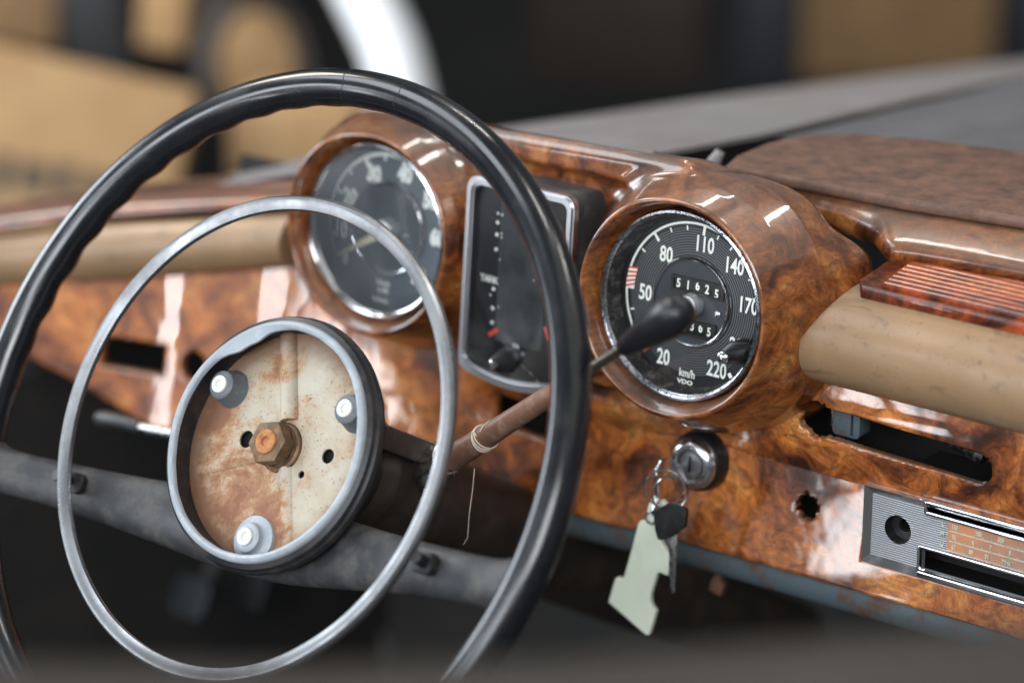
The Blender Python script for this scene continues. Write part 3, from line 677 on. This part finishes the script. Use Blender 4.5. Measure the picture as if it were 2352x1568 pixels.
kx, ky = c3(300, 1345, FZ+.004); bm = bmesh.new(); lathe(bm, [(.0075, FZ-.005), (.007, FZ), (.0045, FZ+.009), (.0036, FZ+.010)], T3(kx+.004, ky+.003, 0), 24, rfun=lambda j, a, r, z: (r*(1+.05*math.cos(18*a)), z)); kb = fin('dimmer_knob', bm, M_black, cl)
bm = bmesh.new(); lathe(bm, [(.0034, FZ+.0098), (.0030, FZ+.0115), (0, FZ+.012)], T3(kx+.004, ky+.003, 0), 16); fin('knob_tip', bm, M_chrome, kb)
bm = bmesh.new(); prism(bm, arched(x0+.005, y0+.0053, x1-.005, y1-.0048, .005, .0055), FZ-.0022, FZ-.0018); fin('glass', bm, M_glass, cl, False)

# ------------------------------------------------------------------ steering wheel
WC = np.array([.0737, -.1797, -.0577]); TI, YA = .5432, -.0326
WN = Vector((math.sin(YA)*math.cos(TI), -math.cos(YA)*math.cos(TI), math.sin(TI))); WA = Vector((0, 0, 1)).cross(WN).normalized(); WB = WN.cross(WA)
tu = R_(5); WA2 = WA*math.cos(tu)+WB*math.sin(tu); WB2 = WN.cross(WA2)
WROT = Matrix((WA2, WB2, WN)).transposed()
sw = thing('steering_wheel', 'black bakelite steering wheel with chrome horn ring and exposed rusty hub', 'steering wheel', tuple(WC), WROT)
bm = bmesh.new(); RW, RT = .2039, .0107; n = 288; rings = []
for i in range(n):
    th = 2*PI*i/n; ring = []
    dg = math.degrees(th)
    amp = float(np.interp(dg, [80, 112, 168, 178], [.0001, .0008, .0009, .0001]))
    for k in range(20):
        ph = 2*PI*k/20; wgt = max(0, math.cos(ph-R_(235)))**1.5          # bottom-inner side carries the finger grips
        r = RT*(1+.0)+amp*wgt*math.cos(46*th)
        ring.append(bm.verts.new(((RW+r*math.cos(ph))*math.cos(th), (RW+r*math.cos(ph))*math.sin(th), r*math.sin(ph)*1.02)))
    rings.append(ring)
for i in range(n):
    for k in range(20): bm.faces.new((rings[i][k], rings[(i+1) % n][k], rings[(i+1) % n][(k+1) % 20], rings[i][(k+1) % 20]))
rim = fin('rim', bm, M_bakelite, sw)
bm = bmesh.new()
for dg in (79, 90.5):       # hairline cracks round the top of the rim
    for k in range(11):
        p0 = -.2+k*.27; q = []
        for p in (p0, p0+.27):
            t = R_(dg+.25*math.sin(p*5+dg)); rr = RW+(RT+.00005)*math.cos(p); q += [Vector((rr*math.cos(t), rr*math.sin(t), (RT*1.02+.00008)*math.sin(p))), Vector((rr*math.cos(t+.0022), rr*math.sin(t+.0022), (RT*1.02+.00008)*math.sin(p)))]
        bm.faces.new([bm.verts.new(v) for v in (q[0], q[1], q[3], q[2])])
fin('rim_crack', bm, M_void, rim, False)
# spokes
bm = bmesh.new(); SPK = [(-.198, -.047, .001, .020, .0085), (-.192, -.048, -.001, .0165, .009), (-.184, -.0485, -.003, .0138, .0092), (-.170, -.0485, -.006, .0130, .0092), (-.14, -.0485, -.012, .0138, .0095), (-.10, -.049, -.019, .0160, .010), (-.065, -.0495, -.025, .0188, .011), (-.03, -.050, -.029, .022, .012), (0, -.050, -.030, .023, .012)]
SPK = SPK+[(-a, b-.0, c, d, e) for a, b, c, d, e in SPK[-2::-1]]; SPK = [(a-.010*max(0, 1-(a/.19)**2), b, c-.012*max(0, 1-(a/.19)**2), d, e) for a, b, c, d, e in SPK]; P = spline([s for s in SPK], 4); rows = []
for s in P:
    x, y, z, hh, tt = s; rows.append([(x, y+hh*math.copysign(abs(math.cos(a))**.85, math.cos(a)), z+tt*math.copysign(abs(math.sin(a))**.85, math.sin(a))) for a in [2*PI*k/24 for k in range(24)]])
V = [[bm.verts.new(v) for v in r] for r in rows]
for i in range(len(V)-1):
    for j in range(24): bm.faces.new((V[i][j], V[i+1][j], V[i+1][(j+1) % 24], V[i][(j+1) % 24]))
bm.faces.new(V[0]); bm.faces.new(V[-1][::-1]); spk = fin('spoke', bm, M_spoke, sw)
for sx in (-1, 1):
    bm = bmesh.new(); prism(bm, rrect(-.008, -.006, .008, .006, .004), -.004, .0015, T3(sx*.130, -.046, -.0045) @ Matrix.Rotation(sx*-.2, 4, 'Y'), .0004); tube(bm, [(sx*.131, -.046, -.006), (sx*.1325, -.0445, .007)], .0035, 10); fin('horn_ring_stud', bm, M_black, sw)
# horn ring
bm = bmesh.new(); HR = .1376; prof = [(HR-.0088, .0075), (HR-.0084, .0090), (HR-.0035, .0108), (HR-.0018, .0106), (HR-.0004, .0090), (HR, .0068), (HR-.0006, .0048), (HR-.0060, .0046), (HR-.0086, .0060), (HR-.0088, .0075)]
lathe(bm, prof, None, 200); fin('horn_ring', bm, M_ring, sw, angle=28)
# hub
bm = bmesh.new(); lathe(bm, [(.0655, -.0235), (.0655, -.010), (.0690, -.0078), (.0718, -.0092), (.0726, -.0112), (.0716, -.0124), (.0732, -.0138), (.0738, -.0160), (.0730, -.0190), (.0690, -.0240), (.060, -.029), (.047, -.034), (.035, -.075)], None, 96); fin('hub_cup', bm, M_cup, sw, angle=30)
def gas(j, a, r, z):
    d = math.degrees(a) % 360; e = math.exp(-((d-122)/16)**2); 
    if j in (0, 1, 7, 8): r -= .0052*e*(1 if d < 137 else max(0, 1-(d-137)/8))+.0004*math.sin(a*23)*(.3+e)
    return (r, z+.0006*math.sin(a*5))
bm = bmesh.new(); lathe(bm, [(.0640, -.0078), (.0641, -.0062), (.0648, -.0050), (.0664, -.0044), (.0680, -.0050), (.0690, -.0064), (.0690, -.0085), (.0655, -.0092), (.0640, -.0078)], None, 160, rfun=gas); fin('gasket', bm, M_gasket, sw)
bm = bmesh.new(); PZ = -.0222; platehole(bm, circ(0, 0, .0655, 96), [circ(-.0265, .0006, .0050), circ(.0338, .0005, .0042, 20), circ(.019, -.0125, .0022, 12)], PZ-.0012, PZ)
t = bmesh.new(); tube(t, [(-.0175, .064, PZ-.0014), (.0005, .0155, PZ-.0010)], .0060, 20); add(bm, t)
t = bmesh.new(); tube(t, [(-.008, -.004, PZ-.0036), (-.055, -.022, PZ-.0046)], .0062, 16); tube(t, [(.006, -.010, PZ-.0036), (.024, -.056, PZ-.0046)], .0062, 16); add(bm, t)
pl = fin('back_plate', bm, M_plate, sw, angle=35)
bm = bmesh.new(); lathe(bm, [(0, -.0285), (.058, -.0285)]); fin('hub_floor', bm, M_void, sw)
bm = bmesh.new(); lathe(bm, [(.0145, PZ), (.0140, -.0205), (.0125, -.0198), (.0122, -.0185), (.0118, -.0180)], None, 40); fin('nut_collar', bm, M_nut, sw)
bm = bmesh.new(); prism(bm, [(.0132*math.cos(R_(60*k+12)), .0132*math.sin(R_(60*k+12))) for k in range(6)], -.0184, -.0085, None, .0011, 2); nut = fin('hub_nut', bm, M_nut, sw, angle=25)
bm = bmesh.new(); lathe(bm, [(.0072, -.0086), (.0068, -.0072), (.0058, -.0068), (.0050, -.0070), (.0028, -.0070), (.0022, -.0082), (0, -.0084)], None, 32); fin('shaft_end', bm, M_stud, nut)
for dg, hgt in ((150, .0125), (30, .0125), (-90, .0095)):
    a = R_(dg); M = T3(.0535*math.cos(a), .0535*math.sin(a), PZ); 
    wide = [(.0138, 0), (.0136, .0022), (.0126, .0030), (.0098, .0034), (.0090, .0042)] if dg == -90 else [(.0112, 0), (.0106, .001)]
    bm = bmesh.new(); lathe(bm, wide+[ (.0085, hgt-.004), (.0083, hgt-.002), (.0072, hgt-.001), (.0052, hgt-.0008), (.0050, hgt-.003)], M, 36); bs = fin('horn_mount', bm, M_gasket if dg == -90 else M_sleeve, sw)
    bm = bmesh.new(); lathe(bm, [(.0052, hgt-.003), (.0050, hgt+.0006), (.0042, hgt+.0012), (.0028, hgt+.0008), (.0022, hgt-.0015), (0, hgt-.0018)], M, 28); fin('bush', bm, M_white, bs)

# column, levers
cj = Vector(WC); cd = -WN
sc_ = thing('steering_column', 'dark brown steering column running down behind the steering wheel', 'steering column', tuple(cj+cd*.06))
bm = bmesh.new(); lathe(bm, [(0, .055), (.030, .055), (.036, .060), (.037, .085), (.034, .09), (.034, .16), (.031, .165), (.031, .62)], axisM(cj, cd), 48); worldpart('column_tube', bm, M_column, sc_, angle=35)
bm = bmesh.new(); p = cj+cd*.112; box(bm, p+Vector((.012, -.002, .030)), (.05, .075, .014), Matrix.Rotation(-.53, 3, 'X'), .003); worldpart('column_bracket', bm, M_column, sc_)
J = Vector(aty(1006, 1066, -.078)); K0 = Vector(aty(1432, 798, -.112)); K1 = Vector(aty(1570, 709, -.126)); JB = Vector(aty(1040, 1052, -.082))
lv = thing('gear_lever', 'brown rusty column lever ending in a black teardrop knob', 'lever', tuple(J))
bm = bmesh.new(); dj = (K0-JB).normalized(); mid = JB.lerp(K0, .42)
tube(bm, [JB, JB+dj*.02, JB.lerp(K0, .30), JB.lerp(K0, .60), JB.lerp(K0, .62)], [.0076, .0072, .0064, .0056, .0034], 18); worldpart('sleeve', bm, M_rust_rod, lv)
bm = bmesh.new(); tube(bm, [JB.lerp(K0, .58), JB.lerp(K0, .8), K0+dj*.01], [.0032, .0030, .0027], 14); worldpart('rod', bm, worn('dark_steel_rod', (.16, .14, .11), (.10, .085, .06), .32, 120, .45, .7, .8), lv)
bm = bmesh.new(); M = axisM(J-dj*.002, dj); lathe(bm, [(0, -.022), (.008, -.021), (.0125, -.014), (.0135, -.004), (.0125, .004), (.0095, .008), (.0095, .012), (.008, .0125)], M, 32); worldpart('socket', bm, M_dull, lv)
kd = (K1-K0).normalized(); kl = (K1-K0).length; bm = bmesh.new()
lathe(bm, [(.0030, -.001), (.0044, 0), (.0056, .004), (.0078, kl*.3), (.0096, kl*.55), (.0106, kl*.75), (.0104, kl*.88), (.0090, kl*.97), (.0064, kl*1.02), (.003, kl*1.045), (0, kl*1.05)], axisM(K0, kd), 40); worldpart('knob', bm, M_blackg, lv)
th = thing('thread', 'pale frayed thread tied round the brown gear lever and hanging down', 'thread', tuple(JB.lerp(K0, .2)))
bm = bmesh.new(); pk = JB.lerp(K0, .2); M = axisM(pk, dj)
for q in range(4): tube(bm, [M @ Vector((.0074*math.cos(a), .0074*math.sin(a), .0012*q-.002+.0015*math.sin(a+q))) for a in [2*PI*k/24 for k in range(24)]], .0005, 6, closed=True)
for u1, v1 in ((1082, 992), (1126, 965), (1150, 1008)):
    b = Vector(aty(u1, v1, -.092)); tube(bm, [pk+Vector((0, -.006, .002)), pk.lerp(b, .5)+Vector((0, -.004, .003)), b], [.0006, .0005, .0003], 6)
tube(bm, [Vector(aty(u, v, -.085)) for u, v in ((1090, 1076), (1086, 1120), (1078, 1180), (1074, 1235), (1064, 1250))], .0003, 6); worldpart('strand', bm, M_thread, th)
ts = thing('indicator_stalk', 'slim indicator stalk with black grip and chrome rod left of the hub', 'stalk', (-.1, -.07, -.14))
E0, E1, E2 = [Vector(aty(u, v, y)) for u, v, y in ((222, 958, -.075), (322, 982, -.08), (470, 1012, -.088))]
bm = bmesh.new(); tube(bm, [E0, E0.lerp(E1, .06), E0.lerp(E1, .4), E0.lerp(E1, .9), E1], [.0025, .0045, .0062, .0050, .0042], 16); worldpart('grip', bm, M_black, ts)
bm = bmesh.new(); tube(bm, [E1, E2, Vector((.06, -.085, -.115))], [.0032, .0032, .0032], 12); worldpart('rod', bm, M_dull, ts)

# ------------------------------------------------------------------ ignition switch and keys
IG = aty(1583, 1072, .0425); ig = thing('ignition_switch', 'chrome ringed ignition switch in a black collar below the speedometer', 'ignition switch', tuple(IG))
M = axisM((IG[0], .0635, IG[2]), (0, -1, .06))
bm = bmesh.new(); lathe(bm, [(.0185, 0), (.0185, .008), (.0180, .0130), (.0168, .0160), (.0150, .0170)], M, 48); worldpart('collar', bm, M_blackg, ig)
bm = bmesh.new(); lathe(bm, [(.0156, .0150), (.0156, .0165), (.0150, .0182), (.0130, .0202), (.0108, .0214), (.0098, .0212), (.0094, .0190)], M, 48); worldpart('chrome_ring', bm, mat('bright_chrome', (.86, .87, .88), .2, 1), ig)
bm = bmesh.new(); lathe(bm, [(.0095, .0180), (.0080, .0186), (.0076, .0200), (.0060, .0203), (0, .0203)], M, 40); worldpart('lock_barrel', bm, M_satin, ig); bm = bmesh.new(); box(bm, M @ Vector((0, 0, .0204)), (.0018, .0008, .0095), None, .0002); worldpart('key_slot', bm, M_void, ig)
kx0 = IG[0]-.001; ky0 = .039
ky = thing('ignition_key', 'dark flat key standing edge-on in the ignition switch', 'key', (kx0, ky0, IG[2]))
MK = Matrix(((0, 0, 1, kx0), (1, 0, 0, 0), (0, 1, 0, IG[2]), (0, 0, 0, 1)))
bm = bmesh.new(); prism(bm, [(.012, -.010), (.006, -.016), (.008, -.0195), (.016, -.0195), (.026, -.010), (.030, -.004), (.030, .005), (.024, .012), (.014, .013), (.009, .006)], -.0012, .0012, MK, .0004); worldpart('bow', bm, M_chrome, ky)
bm = bmesh.new(); prism(bm, [(.028, -.004), (.044, -.003), (.044, .003), (.028, .004)], -.001, .001, MK, .0002); worldpart('blade', bm, M_chrome, ky)
def c6(x, y, yy): return Vector(aty((1480+x/2.8)/1.0884, (1060+y/2.8)/1.0884, yy))
kr = None
bm = bmesh.new(); c = c6(528, 455, .012)
for k, (rx, dz, tlt) in enumerate(((.0115, 0, .5), (.0108, -.002, .9))):
    a = Vector((math.cos(tlt), math.sin(tlt), 0)); tube(bm, [c+Vector((.004*k-.002, 0, dz))+a*rx*math.cos(t)+Vector((0, 0, 1))*rx*1.0*math.sin(t) for t in [2*PI*q/40 for q in range(40)]], .0007, 8, closed=True)
tag(fin('key_ring', bm, M_chrome), 'thin steel split ring hanging from the ignition key', 'key ring')
def plate3(name, pts, yy, th, m, parent=None, holes=(), bev=.0005):
    P = [c6(x, y, yy) for x, y in pts]; bm = bmesh.new(); MM = Matrix(((1, 0, 0, 0), (0, 0, 1, yy), (0, 1, 0, 0), (0, 0, 0, 1)))
    prism(bm, [(p.x, p.z) for p in P], -th/2, th/2, MM, bev, 3); return fin(name, bm, m, parent, angle=35)
tagp = [(432, 503), (468, 500), (500, 525), (522, 548), (540, 580), (500, 640), (480, 760), (497, 815), (515, 852), (540, 890), (562, 912), (577, 935), (560, 1000), (543, 1053), (520, 1046), (480, 1030), (465, 1040), (456, 1075), (420, 1190), (420, 1235), (432, 1268), (458, 1303), (432, 1400), (410, 1470), (390, 1472), (260, 1356), (125, 1238), (150, 1150), (172, 1072), (188, 1064), (212, 1078), (228, 1072), (240, 1035), (290, 860), (330, 700), (342, 672), (378, 672), (392, 620), (405, 560)]
kt = tag(plate3('key_tag', tagp[::-1], .016, .0035, M_tag, bev=.0008), 'pale green plastic key tag hanging below the ignition switch', 'key tag')
bm = bmesh.new(); p = c6(415, 655, .0135); lathe(bm, [(.0040, 0), (.0040, .001), (.0028, .0012), (.0026, 0)], axisM(p, (0, -1, 0)), 20); fin('eyelet', bm, M_dull, kt)
bk = thing('spare_key', 'dark square-headed key hanging over the pale green tag', 'key', tuple(c6(560, 600, .008)))
o = plate3('bow', [(540, 548), (600, 560), (665, 590), (668, 650), (655, 720), (560, 790), (500, 806), (468, 800), (450, 740), (438, 635), (445, 605), (480, 580)][::-1], .008, .0028, M_black); o.parent = bk; o.data.transform(Matrix.Translation(-bk.location))
o = plate3('blade', [(520, 790), (600, 770), (596, 900), (580, 1180), (560, 1180), (548, 1130), (556, 1090), (540, 1050), (545, 900)][::-1], .010, .0018, M_dull); o.parent = bk; o.data.transform(Matrix.Translation(-bk.location))

# ------------------------------------------------------------------ radio faceplate
RY = .049
def c5(x, y): q = aty((2100+x/4.126)/1.0884, (1180+y/4.126)/1.0884, RY); return (q[0], q[2])
A = c5(300, 118); B = c5(140, 900); rx0 = (A[0]+B[0])/2; rz1 = A[1]; rz0 = B[1]; rz1 = A[1]; SL = -.004/.1
ra = thing('car_radio', 'chrome framed car radio face with tuning scale in the lower fascia', 'radio', (rx0, RY, (rz0+rz1)/2))
MR = Matrix(((1, 0, 0, 0), (0, 0, -1, RY), (0, 1, 0, 0), (0, 0, 0, 1)))       # local z points to the driver
RW_ = .20; hole = c5(575, 605); s0 = c5(905, 330); s1 = c5(905, 410); w0 = c5(860, 785); w1 = c5(815, 1020)
rr_ = [(rx0, rz0), (rx0+RW_, rz0), (rx0+RW_, rz1), (rx0, rz1)]
bm = bmesh.new(); ho = [circ(hole[0], hole[1], .0086, 32), [(w1[0], w1[1]), (rx0+RW_-.02, w1[1]), (rx0+RW_-.02, w0[1]), (w1[0], w0[1])], [(s0[0], s1[1]), (rx0+RW_-.02, s1[1]), (rx0+RW_-.02, s0[1]), (s0[0], s0[1])]]
platehole(bm, [(rx0+.004, rz0+.004), (rx0+RW_, rz0+.004), (rx0+RW_, rz1-.004), (rx0+.004, rz1-.004)], ho, -.006, -.0022, MR)
def ribmat():
    m = mat('ribbed_metal', (.45, .46, .47), .34, .45); T = NT(m); v = T.co('Object'); sx = T.n('ShaderNodeSeparateXYZ'); T.l(v, sx.inputs[0]); f = T.math('SINE', T.math('MULTIPLY', sx.outputs[2], 2*PI/.00135)); T.bump(f, .55, .0006)
    T.set('Base Color', T.mix(T.ramp(f, [(.0, 0.), (.7, 1.)]), (.20, .21, .22), (.72, .74, .77))); return m
M_ribm = ribmat()
worldpart('faceplate', bm, M_ribm, ra, angle=30)
def bars(bm, seq, w, z0, z1):
    for (a, b) in seq:
        a = Vector(a); b = Vector(b); d = (b-a).normalized(); s = Vector((-d.y, d.x))*w
        prism(bm, [tuple(a-s), tuple(b-s), tuple(b+s), tuple(a+s)], z0, z1, MR, min(.0010, w*.85), 3)
bm = bmesh.new()
def bev_frame(bm, x0, y0, x1, y1, w, z0, z1):
    o = [(x0, y0), (x1, y0), (x1, y1), (x0, y1)]; i = [(x0+w, y0+w), (x1, y0+w), (x1, y1-w), (x0+w, y1-w)]
    vo = [bm.verts.new(MR @ Vector((*p, z0))) for p in o]; vm = [bm.verts.new(MR @ Vector((p[0]+(.0012 if k in (0, 3) else 0), p[1]+(.0012 if k < 2 else -.0012), z1))) for k, p in enumerate(o)]; vi = [bm.verts.new(MR @ Vector((*p, -.0022))) for p in i]
    for a, b in ((0, 1), (3, 0), (2, 3)):
        bm.faces.new((vo[a], vo[b], vm[b], vm[a])); bm.faces.new((vm[a], vm[b], vi[b], vi[a]))
bev_frame(bm, rx0, rz0, rx0+RW_, rz1, .0055, -.012, .0006); worldpart('outer_frame', bm, M_chrome, ra, angle=20)
bm = bmesh.new(); xe = rx0+RW_
bars(bm, [((s0[0]-.0008, s0[1]+.0008), (xe, s0[1]+.0008)), ((s0[0]-.0008, s1[1]-.0008), (xe, s1[1]-.0008)), ((s0[0]-.0008, s0[1]+.0016), (s0[0]-.0008, s1[1]-.0016))], .0011, -.0022, .0012)
prism(bm, [(s0[0]-.001, s0[1]+.002), (s0[0]-.008, s0[1]+.0015), (s0[0]-.001, s1[1]+.001)], -.0022, -.0004, MR, .0003); worldpart('upper_slot_frame', bm, M_chrome, ra, angle=20)
bm = bmesh.new(); bars(bm, [((w1[0]-.0006, w0[1]+.0006), (xe, w0[1]+.0006)), ((w1[0]-.0006, w0[1]+.001), (w1[0]-.0006, w1[1]-.001))], .0009, -.0022, .0010); bars(bm, [((w1[0]-.0006, w1[1]-.0014), (xe, w1[1]-.0014))], .0019, -.0022, .0016); worldpart('lower_slot_frame', bm, M_chrome, ra, angle=20)
bm = bmesh.new(); prism(bm, [(s0[0], s1[1]), (xe, s1[1]), (xe, s0[1]), (s0[0], s0[1])], -.0060, -.0050, MR); worldpart('name_strip', bm, worn('worn_plaque', (.05, .05, .055), (.42, .43, .45), .4, 330, .50, .58, .6), ra, smooth=False)
bm = bmesh.new(); lathe(bm, [(.0086, -.0024), (.0083, -.010), (.0040, -.0105), (.0040, -.014)], MR @ T3(hole[0], hole[1], 0), 32); worldpart('knob_bush', bm, M_cup, ra)
t0 = c5(1120, 580); zt_ = s1[1]-.0025; zb_ = w0[1]+.0022
bm = bmesh.new(); prism(bm, [(t0[0]-.0015, zb_), (xe, zb_), (xe, zt_), (t0[0]-.0015, zt_)], -.0021, -.0017, MR); worldpart('tuning_scale', bm, worn('orange_reflection_window', (.34, .22, .17), (.60, .27, .14), .2, 24, .42, .62), ra, smooth=False)  # orange patches paint a reflection into the scale window colour
bm = bmesh.new(); hgt = zt_-zb_; yl = [zb_+hgt*q for q in (.84, .5, .16)]
for s, y in zip('LMU', yl): text(bm, s, .0040, MR @ T3(t0[0]-.0045, y, -.0015), .8, .0001)
for row, items in ((0, ((3, '150'), (18, '200'), (32, '300'), (52, '400'))), (1, ((3, '55'), (15, '6'), (26, '7'), (38, '8'), (50, '10'))), (2, ((3, '87'), (14, '89'), (24, '91'), (36, 'MHz'), (49, '96')))):
    for x, s in items: text(bm, s, .0037, MR @ T3(t0[0]+x*.001, yl[row], -.0014), .72, .0001)
for y in (zb_+hgt*.68, zb_+hgt*.34):
    prism(bm, [(t0[0], y-.0003), (xe, y-.0003), (xe, y+.0003), (t0[0], y+.0003)], -.0015, -.0013, MR)
    for k in range(14): x = t0[0]+.004+.0055*k; prism(bm, [(x, y), (x+.0005, y), (x+.0005, y+.0012), (x, y+.0012)], -.0015, -.0013, MR)
worldpart('scale_lettering', bm, worn('faded_cream_print', (.62, .62, .50), (.4, .38, .3), .5, 200, .5, .7), ra, smooth=False)
bm = bmesh.new(); box(bm, (rx0+.1, .105, (rz0+rz1)/2), (.19, .07, .04)); 
for f in bm.faces: f.normal_flip()
worldpart('radio_chassis', bm, M_void, ra, smooth=False)

# ------------------------------------------------------------------ foreground door top
bm = bmesh.new(); d0 = np.array([.36, -.79, .145]); P = [CAMP+ray(u, v)*.93 for u, v in ((-500, 1545), (0, 1535), (700, 1545), (1300, 1525), (1900, 1480), (2352, 1450), (2900, 1420))]
rows = []
for p in P:
    p = Vector(p); rows.append([p+Vector((-.045, .05, -.30)), p+Vector((-.035, .04, -.05)), p+Vector((-.02, .022, -.012)), p+Vector((-.004, .005, -.001)), p+Vector((.012, -.014, .001)), p+Vector((.03, -.036, -.008)), p+Vector((.045, -.05, -.05)), p+Vector((.05, -.055, -.30))])
loft(bm, rows); worldpart('door', bm, M_doortop, body, angle=70, label='brown door top crossing the front')

# ------------------------------------------------------------------ blurred things behind
def crate(name, label, cat, u, v, d, size, yaw, m, roll=0, prints=(), flap=False, lean=0):
    t = thing(name, label, cat, tuple(atd(u, v, d)), Matrix.Rotation(YAW+yaw, 3, 'Z') @ Matrix.Rotation(lean, 3, 'X') @ Matrix.Rotation(roll, 3, 'Y')); bm = bmesh.new(); sx, sy, sz = size
    box(bm, (0, 0, 0), size, None, .004); fin('carton', bm, m, t)
    if flap:
        bm = bmesh.new(); box(bm, (0, -sy*.52, sz/2-.005), (sx*.98, .006, sz*.22), Matrix.Rotation(.35, 3, 'X'), .001); fin('flap', bm, m, t)
    for (x, z, ww, hh) in prints:
        bm = bmesh.new(); box(bm, (x*sx, -sy/2-.001, z*sz), (ww, .0015, hh)); fin('print', bm, M_print, t, False)
    return t
M_bag = worn('black_bag', (.022, .022, .024), (.035, .032, .03), .7, 20); M_bin = worn('dark_slate_bin', (.020, .022, .028), (.028, .028, .03), .6); M_dbox = worn('dark_brown_board', (.045, .03, .022), (.03, .02, .015), .7)
crate('cardboard_box', 'large tan cardboard box tilted at the far left behind the wheel', 'box', -70, 430, 3.3, (.45, .30, .30), .1, M_card, .25, ((.10, .06, .02, .04), (.17, .07, .025, .035), (.24, .08, .02, .04), (.31, .09, .02, .03), (.38, .10, .025, .03)), False, -.34)
crate('cardboard_box', 'small pale cardboard box in the dark gap at top left', 'box', 388, 25, 3.5, (.055, .06, .08), -.2, M_card, .1)
crate('cardboard_box', 'dim cardboard box in the top left corner', 'box', 70, 5, 3.9, (.10, .1, .09), -.2, M_card2, .1)
crate('cardboard_box', 'low tan cardboard box seen through the top of the wheel', 'box', 700, 300, 3.3, (.14, .12, .075), -.2, M_card, .02)
crate('dark_bag', 'dark upright bag between the cardboard boxes', 'bag', 245, 110, 3.7, (.075, .1, .22), -.1, M_bag, -.1)
crate('dark_bag', 'black narrow bag left of the tan round disc', 'bag', 480, 180, 3.8, (.04, .1, .30), -.1, M_bag, .08)
crate('carton', 'brown carton at the top right beyond the bonnet', 'box', 2060, 20, 5.2, (.32, .3, .18), -.1, M_card2)
crate('bin', 'dark slate bin beside the brown carton', 'bin', 1770, 60, 5.2, (.10, .12, .2), -.1, M_bin)
crate('dark_box', 'dark brown box behind the middle of the bonnet', 'box', 1420, 30, 5.4, (.30, .2, .2), -.1, M_dbox)
crate('dark_box', 'near black box at the top right corner', 'box', 2320, 15, 5.2, (.10, .2, .14), -.1, M_bin)
t = thing('round_disc', 'tan round disc with a worn grey rim leaning behind the steering wheel', 'drum', tuple(atd(590, 150, 3.5)), Matrix.Rotation(YAW+.5, 3, 'Z') @ Matrix.Rotation(R_(78), 3, 'X'))  # blurred tan round shape with grey ring; object not identified
bm = bmesh.new(); lathe(bm, [(0, .01), (.04, .012), (.050, .004), (.052, -.02)], Matrix.Diagonal((1, 1.3, 1, 1)), 40); fin('disc', bm, M_card, t)
bm = bmesh.new(); lathe(bm, [(.052, .0), (.055, .012), (.062, .013), (.065, .0), (.065, -.03), (.05, -.03)], Matrix.Diagonal((1, 1.3, 1, 1)), 48); fin('rim', bm, worn('grey_worn_rim', (.07, .06, .052), (.11, .095, .08), .6, 20), t)
# white curved pillar of a second car
bm = bmesh.new(); P = [atd(u, v, 3.0) for u, v in ((760, -160), (843, 0), (895, 110), (920, 200), (933, 265), (950, 380))]; Q = spline(P, 6)
tube(bm, [tuple(p) for p in Q], [(.05, .032)]*len(Q), 20, ref=tuple(RGT)); tag(fin('windscreen_pillar', bm, M_whitep), 'white curved windscreen pillar of a car behind the dashboard', 'pillar')

# pedals in the dark footwell
M_pedal = worn('dark_pedal_rubber', (.016, .019, .021), (.012, .012, .012), .5, 40)
for u, v, d in ((445, 1372, 2.25), (575, 1352, 2.3)):
    p = Vector(atd(u, v, d)); t = thing('pedal', 'dim pedal pad in the dark footwell, the left of the two' if u < 500 else 'dim pedal pad in the dark footwell, the right of the two', 'pedal', tuple(p), None, 'pedals in the dark footwell')
    bm = bmesh.new(); prism(bm, rrect(-.018, -.016, .018, .016, .008), -.006, .006, Matrix.Rotation(R_(62), 4, 'X'), .002); fin('pad', bm, M_pedal, t)
    bm = bmesh.new(); tube(bm, [(0, .006, .002), (0, .04, .03), (0, .07, .12)], .007, 10); fin('arm', bm, M_dark, t)
